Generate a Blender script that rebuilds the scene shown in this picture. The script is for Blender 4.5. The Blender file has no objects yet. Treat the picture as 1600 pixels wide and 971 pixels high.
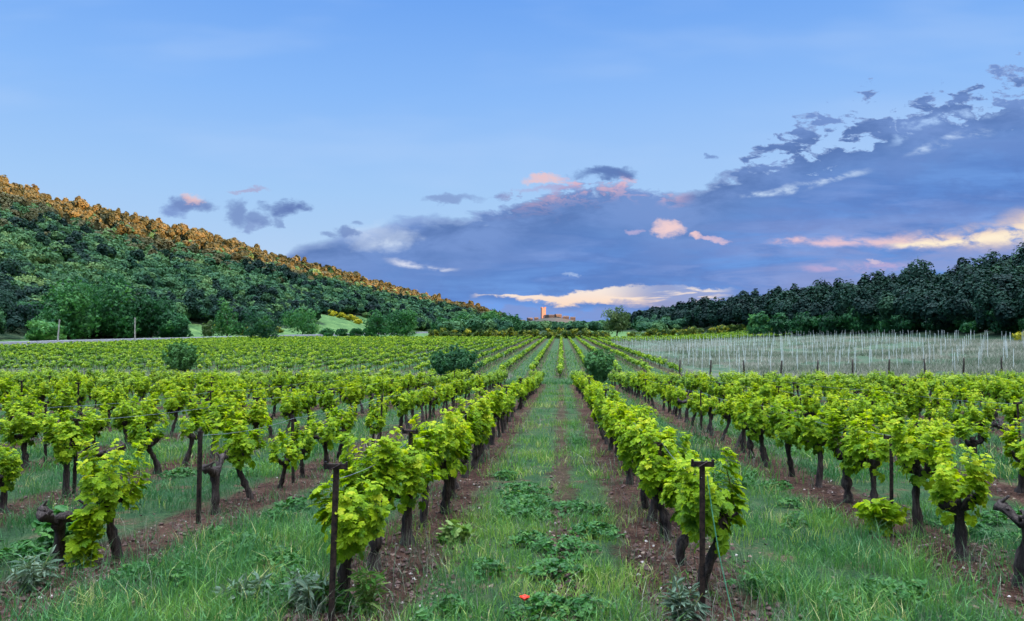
import bpy, math, random
import numpy as np
from mathutils import Vector, Matrix

rng = np.random.default_rng(11)
random.seed(11)
SC = bpy.context.scene
COL = SC.collection

# ------------------------------------------------------------------ camera
F_PX = 1160.0
YAW = math.atan(77 / F_PX)
PITCH = math.atan(24.5 / F_PX)
CAM = np.array([0.0, 0.0, 1.75])
cd = bpy.data.cameras.new('camera')
cam = bpy.data.objects.new('camera', cd)
COL.objects.link(cam)
cd.sensor_width = 36
cd.lens = 36 * F_PX / 1600
cd.clip_start = 0.1
cd.clip_end = 30000
cam.location = CAM
FW = Vector((-math.sin(YAW) * math.cos(PITCH), math.cos(YAW) * math.cos(PITCH), math.sin(PITCH)))
RT = Vector((math.cos(YAW), math.sin(YAW), 0))
UP = RT.cross(FW)
cam.matrix_world = Matrix(((RT.x, UP.x, -FW.x, CAM[0]), (RT.y, UP.y, -FW.y, CAM[1]), (RT.z, UP.z, -FW.z, CAM[2]), (0, 0, 0, 1)))
SC.camera = cam

SC.view_settings.view_transform = 'Standard'
SC.view_settings.look = 'None'
EXPO = 2.0
SC.view_settings.exposure = EXPO
SC.view_settings.gamma = 1.0
SC.render.engine = 'CYCLES'
SC.cycles.max_bounces = 6
SC.cycles.diffuse_bounces = 3
SC.cycles.transmission_bounces = 4
SC.cycles.use_denoising = True

# ------------------------------------------------------------------ sun
SUN_AZ = math.radians(110)       # from +Y towards +X
SUN_EL = math.radians(4.0)
sd = bpy.data.lights.new('sun', 'SUN')
sun = bpy.data.objects.new('sun', sd)
COL.objects.link(sun)
sd.energy = 5.0
sd.angle = math.radians(0.6)
sd.color = (1.0, 0.47, 0.20)
sv = Vector((math.sin(SUN_AZ) * math.cos(SUN_EL), math.cos(SUN_AZ) * math.cos(SUN_EL), math.sin(SUN_EL)))
sun.rotation_euler = sv.to_track_quat('Z', 'Y').to_euler()
sun.location = (200, -100, 200)

# ------------------------------------------------------------------ node helper
def lin(c):
    r = []
    for v in c:
        v /= 255.0
        r.append(v / 12.92 if v <= 0.04045 else ((v + 0.055) / 1.055) ** 2.4)
    return tuple(r)


class NT:
    def __init__(s, tree):
        s.t = tree

    def n(s, kind, **kw):
        d = s.t.nodes.new(kind)
        for k, v in kw.items():
            setattr(d, k, v)
        return d

    def put(s, sock, v):
        if isinstance(v, bpy.types.NodeSocket):
            s.t.links.new(v, sock)
        elif isinstance(v, (tuple, list)):
            if len(v) == 3 and sock.type == 'RGBA':
                v = (*v, 1.0)
            sock.default_value = v
        else:
            sock.default_value = v

    def m(s, op, a, b=0.0, c=0.0, clamp=False):
        d = s.n('ShaderNodeMath', operation=op, use_clamp=clamp)
        s.put(d.inputs[0], a); s.put(d.inputs[1], b); s.put(d.inputs[2], c)
        return d.outputs[0]

    def add(s, a, b): return s.m('ADD', a, b)
    def sub(s, a, b): return s.m('SUBTRACT', a, b)
    def mul(s, a, b): return s.m('MULTIPLY', a, b)
    def div(s, a, b): return s.m('DIVIDE', a, b)
    def mx(s, a, b): return s.m('MAXIMUM', a, b)
    def mn(s, a, b): return s.m('MINIMUM', a, b)
    def inv(s, a): return s.m('SUBTRACT', 1.0, a)

    def ss(s, x, a, b):
        d = s.n('ShaderNodeMapRange', interpolation_type='SMOOTHSTEP')
        s.put(d.inputs[0], x); d.inputs[1].default_value = a; d.inputs[2].default_value = b
        d.inputs[3].default_value = 0; d.inputs[4].default_value = 1
        return d.outputs[0]

    def mix(s, f, a, b, mode='MIX'):
        d = s.n('ShaderNodeMix', data_type='RGBA', blend_type=mode)
        s.put(d.inputs[0], f); s.put(d.inputs[6], a); s.put(d.inputs[7], b)
        return d.outputs[2]

    def xyz(s, x, y, z=0.0):
        d = s.n('ShaderNodeCombineXYZ')
        s.put(d.inputs[0], x); s.put(d.inputs[1], y); s.put(d.inputs[2], z)
        return d.outputs[0]

    def noise(s, vec, scale=1.0, detail=4.0, rough=0.55, dist=0.0):
        d = s.n('ShaderNodeTexNoise')
        if vec is not None: s.put(d.inputs['Vector'], vec)
        d.inputs['Scale'].default_value = scale
        d.inputs['Detail'].default_value = detail
        d.inputs['Roughness'].default_value = rough
        d.inputs['Distortion'].default_value = dist
        return d.outputs[0]

    def dot(s, v, c):
        d = s.n('ShaderNodeVectorMath', operation='DOT_PRODUCT')
        s.put(d.inputs[0], v); d.inputs[1].default_value = c
        return d.outputs[1]

    def curve(s, x, pts, x0, x1, y0, y1):
        """piecewise smooth curve through pts, x in [x0,x1] -> y"""
        d = s.n('ShaderNodeFloatCurve')
        t = s.div(s.sub(x, x0), x1 - x0)
        s.put(d.inputs['Value'], s.m('ADD', t, 0.0, clamp=True))
        c = d.mapping.curves[0]
        q = [((px - x0) / (x1 - x0), (py - y0) / (y1 - y0)) for px, py in pts]
        c.points[0].location = q[0]; c.points[1].location = q[-1]
        for a in q[1:-1]:
            c.points.new(*a)
        d.mapping.update()
        return s.add(s.mul(d.outputs[0], y1 - y0), y0)

    def ramp(s, f, stops):
        d = s.n('ShaderNodeValToRGB')
        s.put(d.inputs[0], f)
        e = d.color_ramp.elements
        e[0].position, e[0].color = stops[0][0], (*stops[0][1], 1)
        e[1].position, e[1].color = stops[-1][0], (*stops[-1][1], 1)
        for p, c in stops[1:-1]:
            k = e.new(p); k.color = (*c, 1)
        return d.outputs[0]


# ------------------------------------------------------------------ world: evening sky with a cloud bank
SKY_STR = 0.05
def build_world():
    w = bpy.data.worlds.new('World')
    SC.world = w
    w.use_nodes = True
    t = w.node_tree
    t.nodes.clear()
    N = NT(t)
    K = 1.0 / (SKY_STR * 2 ** EXPO)

    def C(r, g, b):
        return tuple(v * K for v in lin((r, g, b)))

    tc = N.n('ShaderNodeTexCoord')
    d = tc.outputs['Generated']
    sep = N.n('ShaderNodeSeparateXYZ'); N.put(sep.inputs[0], d)
    dz = sep.outputs[2]
    f = N.dot(d, FW); r = N.dot(d, RT); u = N.dot(d, UP)
    fs = N.mx(f, 0.08)
    X = N.add(8.0, N.mul(N.div(r, fs), F_PX / 100))          # hundreds of units across the valley's end
    Y = N.sub(4.855, N.mul(N.div(u, fs), F_PX / 100))        # downwards
    front = N.ss(f, 0.15, 0.45)

    sky = N.n('ShaderNodeTexSky', sky_type='NISHITA')
    sky.sun_disc = False
    sky.sun_elevation = SUN_EL
    sky.sun_rotation = SUN_AZ
    sky.air_density = 1.0; sky.dust_density = 0.6; sky.ozone_density = 2.0
    # clear evening sky: pale at the horizon, blue above, paler again overhead
    el = N.m('ARCSINE', N.m('MINIMUM', N.mx(dz, -1.0), 1.0))
    eln = N.div(el, math.pi / 2)
    base = N.ramp(N.m('ADD', eln, 0.0, clamp=True), [
        (0.0, C(186, 208, 238)), (0.055, C(180, 210, 246)), (0.11, C(165, 205, 250)), (0.19, C(138, 188, 252)), (0.27, C(112, 168, 246)), (0.36, C(128, 175, 244)),
        (0.6, C(170, 195, 240)), (1.0, C(178, 200, 240))])
    base = N.mix(0.05, base, sky.outputs[0])
    wis = N.noise(N.xyz(N.mul(X, 0.25), N.mul(Y, 1.1), 3.1), 1.0, 3, .5)
    base = N.mix(N.mul(N.ss(wis, .45, .75), .22), base, C(190, 215, 250))
    ls = N.mul(N.ss(X, 5.0, 12.0), N.ss(Y, 0.0, 3.2))
    base = N.mix(N.mul(ls, .25), base, C(178, 208, 250))

    # cloud noises
    n1 = N.noise(N.xyz(N.mul(X, 0.8), N.mul(Y, 2.0), 1.7), 1.0, 9, .62, .2)
    n2 = N.noise(N.xyz(N.mul(X, 2.1), N.mul(Y, 4.6), 8.2), 1.0, 7, .6, .3)
    n3 = N.noise(N.xyz(N.mul(X, 0.28), N.mul(Y, 1.5), 4.4), 1.0, 4, .5, .3)
    n4 = N.noise(N.xyz(N.mul(X, 0.5), N.mul(Y, 3.6), 14.4), 1.0, 6, .6, .4)
    wa = N.noise(N.xyz(N.mul(X, 2.4), N.mul(Y, 3.6), 21.0), 1.0, 6, .62)
    wb = N.noise(N.xyz(N.mul(X, 2.4), N.mul(Y, 3.6), 37.0), 1.0, 6, .62)
    XW = N.add(X, N.mul(N.sub(wa, .5), .75)); YW = N.add(Y, N.mul(N.sub(wb, .5), .42))
    # upper edge of the bank
    T = N.curve(X, [(0, 4.6), (4.2, 4.2), (4.6, 3.84), (5.6, 3.62), (6.2, 3.42), (7.4, 3.32), (8.0, 3.1), (8.6, 2.95), (9.3, 2.84), (10.2, 2.96), (10.7, 2.98), (11.1, 2.75),
                    (11.9, 2.36), (13.0, 1.95), (14.5, 1.62), (16, 1.3), (20, 0.6)], 0, 20, 0, 6)
    puff = N.curve(X, [(0, .25), (7, .25), (8.2, .9), (10.0, .9), (10.8, .4), (12, 1.8), (16, 2.1), (20, 2.2)], 0, 20, 0, 2.5)
    e = N.add(N.sub(Y, T), N.mul(N.add(N.mul(N.sub(n1, .5), 1.0), N.mul(N.sub(n2, .5), 1.5)), puff))
    bank = N.mul(N.ss(e, -0.03, 0.10), N.ss(X, 3.9, 4.5))
    rim = N.mul(N.inv(N.ss(e, 0.04, 0.20)), bank)
    body = N.ramp(N.add(N.mul(n3, .6), N.mul(n4, .4)), [(.33, C(82, 124, 196)), (.46, C(106, 152, 222)), (.55, C(92, 136, 208)), (.66, C(128, 160, 224))])
    body = N.mix(N.mul(N.ss(N.add(N.mul(n1, .7), N.mul(n2, .3)), .44, .60), .45), body, C(84, 116, 184))
    low = N.ss(N.sub(Y, T), .2, 1.5)
    upcol = N.mix(N.ss(n1, .35, .65), C(88, 120, 180), C(116, 148, 208))
    body = N.mix(low, upcol, body)
    mauve = N.mul(N.mul(N.ss(X, 9.5, 13.5), N.ss(Y, 2.9, 4.0)), N.ss(n4, .36, .62))
    body = N.mix(N.mul(mauve, .5), body, C(164, 170, 214))
    body = N.mix(N.mul(N.mul(N.ss(X, 7.5, 9.0), N.inv(N.ss(X, 10.2, 11.0))), N.mul(N.inv(N.ss(e, .1, .5)), N.ss(n2, .48, .62))), body, C(222, 184, 202))
    body = N.mix(N.mul(rim, .5), body, C(172, 198, 240))
    col = N.mix(N.mul(bank, .97), base, body)

    def line(pts, x0, x1, half, colr, wob=.10, soft=.5, nz=n1, amt=1.0, brk=(.38, .56)):
        nonlocal col
        c = N.curve(X, pts, pts[0][0], pts[-1][0], 0, 6)
        h = N.curve(X, half, pts[0][0], pts[-1][0], 0, 1)
        dd = N.m('ABSOLUTE', N.add(N.sub(Y, c), N.mul(N.sub(nz, .5), wob)))
        k = N.inv(N.ss(N.div(dd, N.mx(h, .002)), soft, 1.0))
        k = N.mul(k, N.mul(N.ss(X, x0 - .15, x0 + .3), N.inv(N.ss(X, x1 - .3, x1 + .15))))
        if brk: k = N.mul(k, N.ss(n2, *brk))
        col = N.mix(N.mul(k, amt), col, colr)

    # bright slits in the bank
    line([(11.3, 3.08), (12.1, 3.0), (12.7, 2.87), (13.4, 2.70), (13.9, 2.62)], 11.5, 13.6, [(11.3, .03), (12.3, .09), (13.9, .05)], C(205, 226, 252), .3, .0, n1, .9, (.40, .66))
    line([(14.1, 2.46), (14.6, 2.3), (15.1, 2.15), (15.7, 2.05)], 14.2, 15.6, [(14.1, .05), (14.8, .13), (15.7, .06)], C(196, 220, 252), .5, .0, n1, .9, (.40, .66))
    line([(13.9, 2.2), (15.0, 1.8), (16.2, 1.55)], 13.9, 16.3, [(13.9, .12), (15, .14), (16.2, .1)], C(172, 205, 250), .9, .0, n1, .9, (.42, .62))
    line([(6.0, 4.08), (6.5, 4.17), (7.1, 4.21)], 6.05, 7.1, [(6, .08), (6.4, .075), (7.1, .03)], C(226, 230, 246), .3, .0, n1, .95, (.34, .6))
    line([(5.4, 3.6), (5.8, 3.75), (6.3, 3.82)], 5.7, 6.35, [(5.4, .12), (6.0, .16), (6.3, .06)], C(208, 224, 246), .6, .0, n1, .9, (.38, .6))
    # cream gap above the horizon
    gt = N.curve(X, [(6.8, 4.66), (7.5, 4.60), (8.3, 4.61), (9.2, 4.57), (9.75, 4.49), (10.3, 4.48), (10.9, 4.50), (11.6, 4.53)], 6.8, 11.6, 4, 5)
    gb = N.curve(X, [(6.8, 4.66), (7.5, 4.65), (8.3, 4.73), (9.0, 4.79), (9.5, 4.76), (10.0, 4.84), (10.6, 4.84), (11.1, 4.74), (11.6, 4.62)], 6.8, 11.6, 4, 5)
    blw = N.mul(N.ss(N.sub(Y, gb), -.03, .10), N.mul(N.ss(X, 7.0, 7.6), N.inv(N.ss(X, 10.6, 11.6))))
    col = N.mix(N.mul(blw, .9), col, N.mix(N.ss(n2, .42, .6), C(118, 164, 236), C(130, 156, 216)))
    wob = N.mul(N.add(N.sub(n4, .5), N.mul(N.sub(wb, .5), .8)), .30)
    g = N.mul(N.ss(N.add(N.sub(Y, gt), wob), -.015, .03), N.ss(N.add(N.sub(gb, Y), N.add(N.mul(N.sub(n2, .5), .30), N.mul(N.sub(wa, .5), .22))), -.015, .05))
    g = N.mul(g, N.mul(N.ss(X, 7.3, 7.6), N.inv(N.ss(X, 10.9, 11.6))))
    streaks = N.mul(N.ss(X, 9.3, 10.4), N.ss(n4, .47, .55))
    g = N.mul(g, N.inv(N.mul(streaks, .8)))
    col = N.mix(g, col, N.mix(N.ss(Y, 4.5, 4.8), C(248, 234, 224), C(252, 222, 200)))
    # below the gap: clear blue haze to the horizon
    # golden band on the right
    gold = N.mix(N.ss(X, 13.2, 15.6), C(234, 200, 210), C(255, 222, 192))
    line([(11.8, 3.82), (13.0, 3.76), (14.0, 3.80), (15.0, 3.76), (16.0, 3.62), (18, 3.3)], 12.0, 18.5, [(11.8, .06), (13, .12), (14.5, .18), (16, .42), (18, .6)], gold, .5, .0, n1, .9, (.30, .60))
    line([(12.8, 3.9), (14.0, 3.85), (15.0, 3.80), (16.0, 3.66), (18, 3.3)], 13.9, 18.5, [(12.8, .03), (14, .07), (15, .12), (16, .27), (18, .5)], C(255, 240, 214), .35, .0, n1, 1.0, (.34, .56))
    line([(12.4, 4.2), (13.4, 4.14), (14.3, 4.1)], 12.5, 14.2, [(12.4, .08), (13.2, .12), (14.3, .05)], C(190, 172, 212), .4, .1, n1, .8)

    def blob(cx, cy, rx, ry, colr, amt=1.0, lo=.1, hi=.45, na=2.2):
        nonlocal col
        q = N.add(N.m('POWER', N.div(N.sub(XW, cx), rx), 2.0), N.m('POWER', N.div(N.sub(YW, cy), ry), 2.0))
        k = N.add(N.inv(q), N.mul(N.sub(n2, .5), na))
        k = N.mul(N.ss(k, lo - .5, hi + .6), N.inv(N.ss(q, .8, 2.4)))
        col = N.mix(N.mul(k, amt), col, colr)

    grey = C(116, 142, 196)
    blob(5.95, 3.72, .55, .26, C(206, 222, 246), .55, .1, .6, 1.6)
    blob(4.3, 3.45, .12, .1, grey, .7)
    blob(3.95, 3.55, .14, .12, C(128, 152, 204), .8)
    blob(5.1, 3.68, .12, .07, grey, .7)
    blob(5.62, 3.46, .12, .05, grey, .6)
    blob(2.72, 3.27, .28, .12, C(124, 152, 208), .9)
    blob(3.02, 3.19, .40, .13, grey)
    blob(3.02, 3.10, .26, .09, C(236, 196, 196), .9, .2, .6, 1.4)
    blob(3.85, 2.98, .34, .05, C(170, 168, 205), .8)
    blob(3.72, 3.36, .22, .24, grey, .85)
    blob(4.44, 3.26, .38, .13, C(100, 126, 184))
    blob(4.05, 3.42, .16, .1, grey, .8)
    blob(5.40, 3.62, .22, .10, grey, .85)
    blob(7.1, 3.12, .5, .09, C(128, 154, 205), .8)
    blob(9.45, 2.72, .5, .10, C(92, 122, 182), .95)
    blob(8.45, 2.80, .34, .07, C(238, 198, 198), .85, .2, .6, 1.4)
    blob(8.6, 2.95, .5, .07, C(176, 160, 200), .6)
    blob(10.42, 3.58, .27, .13, C(250, 214, 210), .9, .2, .55, 1.3)
    blob(10.88, 3.69, .13, .08, C(246, 208, 208), .9, .2, .55, 1.3)
    blob(11.12, 3.74, .20, .06, C(228, 198, 214), .8, .2, .55, 1.3)
    blob(9.75, 4.80, .28, .12, C(126, 150, 208), .8)
    blob(8.3, 4.68, .12, .035, C(150, 168, 214), .7)
    blob(9.9, 3.62, .18, .06, C(190, 178, 216), .8, .2, .55, 1.4)
    blob(8.9, 4.29, .18, .05, C(176, 198, 236), .8)
    blob(13.65, 4.08, .12, .05, C(215, 195, 215), .8)
    blob(11.1, 2.46, .10, .05, C(112, 142, 200), .8)

    # the unseen sky: the bright evening glow on the sun's side and an added bright zenith to light the valley
    sd_ = N.dot(d, sv)
    glow = N.mul(N.ss(sd_, 0.05, 0.95), 1.0)
    over = N.ss(eln, 0.40, 0.80)
    back = base
    back = N.mix(N.mul(glow, .5), back, tuple(v * 2.0 for v in C(255, 226, 190)))
    col = N.mix(front, back, col)
    hi = tuple(v * OVERHEAD_FILL for v in C(226, 238, 255))
    col = N.mix(over, col, hi)
    # below the horizon (never seen; the land covers it)
    col = N.mix(N.inv(N.ss(dz, -0.06, -0.01)), col, C(60, 80, 70))
    bg = N.n('ShaderNodeBackground')
    N.put(bg.inputs[0], col); bg.inputs[1].default_value = SKY_STR
    out = N.n('ShaderNodeOutputWorld')
    t.links.new(bg.outputs[0], out.inputs[0])
    w.cycles.sampling_method = 'MANUAL'
    w.cycles.sample_map_resolution = 1024


OVERHEAD_FILL = 10.0  # brightness added to the overhead sky out of view, to fill the valley
build_world()

# ------------------------------------------------------------------ terrain height
def sstep(x, a, b):
    t = np.clip((np.asarray(x, float) - a) / (b - a), 0, 1)
    return t * t * (3 - 2 * t)


def vnoise(x, y, s, seed=0):
    """smooth value noise, vectorised"""
    x = np.asarray(x, float) / s; y = np.asarray(y, float) / s
    xi = np.floor(x); yi = np.floor(y); fx = x - xi; fy = y - yi
    fx = fx * fx * (3 - 2 * fx); fy = fy * fy * (3 - 2 * fy)

    def h(a, b):
        v = np.sin(a * 127.1 + b * 311.7 + seed * 74.7) * 43758.5453
        return v - np.floor(v)
    return ((h(xi, yi) * (1 - fx) + h(xi + 1, yi) * fx) * (1 - fy) + (h(xi, yi + 1) * (1 - fx) + h(xi + 1, yi + 1) * fx) * fy) * 2 - 1


LR_Y = [100, 200, 430, 500, 600, 700, 800, 900, 990, 1060]
LR_X = [-290, -300, -325, -272, -247, -197, -157, -97, -62, -50]
LR_Z = [84, 86, 81, 69, 60, 46, 34, 20, 6, 0]
LF_Y = [100, 150, 230, 330, 420, 650, 900, 1060]
LF_X = [-150, -150, -140, -128, -105, -72, -48, -40]
RC_Y = [60, 115, 170, 220, 300, 400, 600, 900]
RC_X = [95, 100, 106, 99, 84, 78, 66, 60]
RC_Z = [6, 7.5, 9.2, 8.0, 6.2, 4.6, 4, 2]
RF_Y = [60, 115, 150, 200, 250, 420, 900]
RF_X = [78, 72, 68, 57, 55, 47, 40]
H2_Y = [-500, -100, 204, 308, 372, 535, 660, 708, 830, 960]
H2_X = [260, 280, 290, 345, 355, 385, 420, 430, 470, 520]
H2_Z = [114, 112, 106, 87, 80, 67, 58, 49, 18, 0]


def ground(X, Y):
    X = np.asarray(X, float); Y = np.asarray(Y, float)
    z = np.where(Y < 50, -0.043 * Y, -2.15)
    z = z - 0.30 * sstep(Y, 50.3, 53.0)
    z = z + 0.025 * vnoise(X, Y, 1.3, 1) * sstep(-Y, -60, -55) + 0.05 * vnoise(X, Y, 6.0, 2)
    # the field on the right climbs gently
    dx = np.clip(X - 12, 0, 48)
    z = z + 0.0008 * dx * dx * sstep(Y, 52, 66)
    # left hill
    xr = np.interp(Y, LR_Y, LR_X); zr = np.interp(Y, LR_Y, LR_Z); xf = np.interp(Y, LF_Y, LF_X)
    t = np.clip((xf - X) / (xf - xr), 0, 1.0)
    hill = zr * (0.25 * t ** 2 + 0.75 * t ** 1.25) * (1 + 0.0 * t)
    und = (4.5 * vnoise(X, Y, 60, 3) + 2.2 * vnoise(X, Y, 23, 4)) * np.sin(np.pi * np.clip(t, 0, 1)) * np.clip(zr / 40, 0, 1)
    beyond = np.clip(xr - X, 0, 400)
    z = z + (hill + und - 0.12 * beyond * np.clip(zr / 40, 0, 1)) * sstep(Y, 60, 200)
    # right hill: near wooded crest
    xc = np.interp(Y, RC_Y, RC_X); zc = np.interp(Y, RC_Y, RC_Z); xg = np.interp(Y, RF_Y, RF_X)
    t2 = np.clip((X - xg) / (xc - xg), 0, 1)
    z = z + zc * t2 ** 1.1 * sstep(Y, 40, 110) * (1 - sstep(Y, 800, 1000))
    # the higher hill behind it, its crest shaped to shade the valley
    x2 = np.interp(Y, H2_Y, H2_X); z2 = np.interp(Y, H2_Y, H2_Z)
    t3 = np.clip((X - xc) / (x2 - xc), 0, 1)
    z = z + np.clip(z2 - zc, 0, 200) * (t3 ** 2.2) - 0.1 * np.clip(X - x2, 0, 300) * (z2 > 20)
    # village mound
    z = z + 22 * np.exp(-((X + 15) / 75) ** 2 - ((Y - 1500) / 120) ** 2)
    return z


def gz(x, y):
    return float(ground(x, y))


def px2x(px, Y):
    return (px - 877) / F_PX * Y


def proj(x, y, z):
    v = np.stack([np.asarray(x) - CAM[0], np.asarray(y) - CAM[1], np.asarray(z) - CAM[2]], -1)
    f = v @ np.array(FW); f = np.where(f < .05, .05, f)
    return 800 + F_PX * (v @ np.array(RT)) / f, 485.5 - F_PX * (v @ np.array(UP)) / f


# ------------------------------------------------------------------ mesh collecting
class Geo:
    def __init__(s):
        s.V = []; s.nv = 0; s.T = []; s.Q = []; s.tm = []; s.qm = []; s.tint = []

    def add(s, V, tris=None, quads=None, mat=0, tint=0.5):
        V = np.asarray(V, np.float32).reshape(-1, 3)
        if tris is not None and len(tris):
            tris = np.asarray(tris, np.int32).reshape(-1, 3)
            s.T.append(tris + s.nv); s.tm.append(np.full(len(tris), mat, np.int32))
        if quads is not None and len(quads):
            quads = np.asarray(quads, np.int32).reshape(-1, 4)
            s.Q.append(quads + s.nv); s.qm.append(np.full(len(quads), mat, np.int32))
        tt = np.broadcast_to(np.asarray(tint, np.float32), (len(V),)) if np.ndim(tint) < 2 else tint
        s.tint.append(np.array(tt, np.float32))
        s.V.append(V); s.nv += len(V)

    def mesh(s, name, mats, smooth=False):
        V = np.concatenate(s.V)
        T = np.concatenate(s.T) if s.T else np.zeros((0, 3), np.int32)
        Q = np.concatenate(s.Q) if s.Q else np.zeros((0, 4), np.int32)
        mi = np.concatenate((s.tm if s.tm else []) + (s.qm if s.qm else []))
        me = bpy.data.meshes.new(name)
        me.vertices.add(len(V)); me.vertices.foreach_set('co', V.ravel())
        nl = len(T) * 3 + len(Q) * 4
        me.loops.add(nl)
        me.loops.foreach_set('vertex_index', np.concatenate([T.ravel(), Q.ravel()]).astype(np.int32))
        npol = len(T) + len(Q)
        me.polygons.add(npol)
        ls = np.concatenate([np.arange(len(T)) * 3, len(T) * 3 + np.arange(len(Q)) * 4]).astype(np.int32)
        me.polygons.foreach_set('loop_start', ls)
        me.polygons.foreach_set('material_index', mi.astype(np.int32))
        me.polygons.foreach_set('use_smooth', np.full(npol, bool(smooth)))
        for m in mats: me.materials.append(m)
        me.update(calc_edges=True)
        a = me.attributes.new('tint', 'FLOAT', 'POINT')
        a.data.foreach_set('value', np.concatenate(s.tint).astype(np.float32))
        return me

    def build(s, name, mats, parent=None, smooth=False):
        return link(name, s.mesh(name, mats, smooth), parent)


def link(name, data, parent=None, loc=None):
    o = bpy.data.objects.new(name, data)
    COL.objects.link(o)
    if parent is not None: o.parent = parent
    if loc is not None: o.location = loc
    return o


def tag(o, label=None, cat=None, group=None, kind=None):
    if label: o['label'] = label
    if cat: o['category'] = cat
    if group: o['group'] = group
    if kind: o['kind'] = kind
    return o


def empty(name, loc, rz=0.0, sc=1.0):
    o = bpy.data.objects.new(name, None)
    o.empty_display_size = 0.2
    COL.objects.link(o)
    o.location = loc; o.rotation_euler = (0, 0, rz); o.scale = (sc, sc, sc)
    return o


def tube(path, rad, sides=8, bump=0.0, seed=0, cap=True):
    P = np.asarray(path, float); n = len(P)
    rad = np.broadcast_to(np.asarray(rad, float), (n,))
    r_ = np.random.default_rng(seed)
    d = np.gradient(P, axis=0); d /= np.linalg.norm(d, axis=1)[:, None] + 1e-9
    ref = np.array([1.0, 0.13, 0.07]) if abs(d[0][0]) < .8 else np.array([0.1, 1.0, 0])
    V = []
    ph = r_.uniform(0, 6.28, 3)
    for i in range(n):
        a = np.cross(d[i], ref); a /= np.linalg.norm(a); b = np.cross(d[i], a); ref = np.cross(a, d[i])
        th = np.arange(sides) / sides * 2 * np.pi
        k = rad[i] * (1 + bump * (0.5 * np.sin(3 * th + ph[0] + i * .35) + .35 * np.sin(5 * th + ph[1] - i * .5)) + bump * .7 * r_.normal(0, .5, sides))
        V.append(P[i] + k[:, None] * (np.cos(th)[:, None] * a + np.sin(th)[:, None] * b))
    V = np.concatenate(V)
    q = []
    for i in range(n - 1):
        for j in range(sides):
            j2 = (j + 1) % sides
            q.append((i * sides + j, i * sides + j2, (i + 1) * sides + j2, (i + 1) * sides + j))
    t = []
    if cap:
        V = np.concatenate([V, P[:1], P[-1:]])
        c0, c1 = n * sides, n * sides + 1
        for j in range(sides):
            j2 = (j + 1) % sides
            t.append((c0, j2, j)); t.append((c1, (n - 1) * sides + j, (n - 1) * sides + j2))
    return V, t, q


def box(c, s, rz=0.0, taper=1.0):
    x, y, z = np.array(s) / 2.0
    V = np.array([(-x, -y, -z), (x, -y, -z), (x, y, -z), (-x, y, -z), (-x * taper, -y * taper, z), (x * taper, -y * taper, z), (x * taper, y * taper, z), (-x * taper, y * taper, z)])
    R = np.array([[math.cos(rz), -math.sin(rz), 0], [math.sin(rz), math.cos(rz), 0], [0, 0, 1]])
    V = V @ R.T + np.array(c)
    return V, None, [(3, 2, 1, 0), (4, 5, 6, 7), (0, 1, 5, 4), (1, 2, 6, 5), (2, 3, 7, 6), (3, 0, 4, 7)]


def norm(a):
    return a / (np.linalg.norm(a, axis=-1, keepdims=True) + 1e-9)


def scatter(g, tv, tt, tq, P, Nn, D, S, mat=0, tint=0.5):
    """copies of a small template (x across, y to the tip, z normal) into g"""
    n = len(P)
    if n == 0: return
    Nn = norm(Nn); D = norm(D - (D * Nn).sum(1, keepdims=True) * Nn)
    B = np.cross(D, Nn)
    S = np.asarray(S, float)
    if S.ndim == 1: S = np.repeat(S[:, None], 3, 1)
    tv = np.asarray(tv, float); m = len(tv)
    W = P[:, None, :] + (tv[None, :, 0, None] * S[:, None, 0:1]) * B[:, None, :] + (tv[None, :, 1, None] * S[:, None, 1:2]) * D[:, None, :] + (tv[None, :, 2, None] * S[:, None, 2:3]) * Nn[:, None, :]
    off = (np.arange(n) * m)[:, None, None]
    T = (np.asarray(tt)[None] + off).reshape(-1, 3) if tt is not None and len(tt) else None
    Q = (np.asarray(tq)[None] + off).reshape(-1, 4) if tq is not None and len(tq) else None
    tn = np.repeat(np.broadcast_to(np.asarray(tint, float), (n,)), m)
    g.add(W.reshape(-1, 3), T, Q, mat, tn)


# grape leaf: five lobes, toothed, cupped (unit length)
def leaf_template():
    half = [(0.0, 1.0, -.14), (.11, .86, -.04), (.22, .80, -.02), (.24, .66, .03), (.42, .70, -.07), (.52, .54, -.10), (.44, .40, -.01), (.54, .24, -.08), (.46, .03, -.09), (.22, -.10, -.03), (.05, .04, .0)]
    left = [(-x, y, z) for x, y, z in half[1:]][::-1]
    pts = half + left
    V = [(0, .30, .05)] + pts
    n = len(pts)
    T = [(0, 1 + i, 1 + (i + 1) % n) for i in range(n)]
    return np.array(V), np.array(T)


LV, LT = leaf_template()
# mid-distance leaf: five points
MV = np.array([(0, .3, .06), (0, 1, -.1), (.28, .66, 0), (.5, .5, -.08), (.3, 0, -.04), (-.3, 0, -.04), (-.5, .5, -.08), (-.28, .66, 0)])
MT = np.array([(0, 1 + i, 1 + (i + 1) % 7) for i in range(7)])
# small clump face for far foliage: a bent uneven quad
QV = np.array([(0, -.5, -.1), (.5, .05, .08), (.08, .55, -.12), (-.45, -.02, .06)])
QQ = np.array([(0, 1, 2, 3)])
# spray of three leaflets for shrubs and trees
SV = np.array([(0, -.5, 0), (.24, -.1, .07), (.02, .5, -.1), (-.22, -.05, .05),
               (.08, -.35, 0), (.52, -.12, -.08), (.5, .22, -.02), (.2, .05, .1),
               (-.06, -.3, 0), (-.2, .1, .08), (-.55, .25, -.04), (-.48, -.1, -.1)])
SQ = np.array([(0, 1, 2, 3), (4, 5, 6, 7), (8, 9, 10, 11)])

# ------------------------------------------------------------------ materials
MATS = {}


def principled(name):
    m = bpy.data.materials.new(name)
    m.use_nodes = True
    t = m.node_tree
    b = t.nodes['Principled BSDF']
    MATS[name] = m
    return m, NT(t), b


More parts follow.
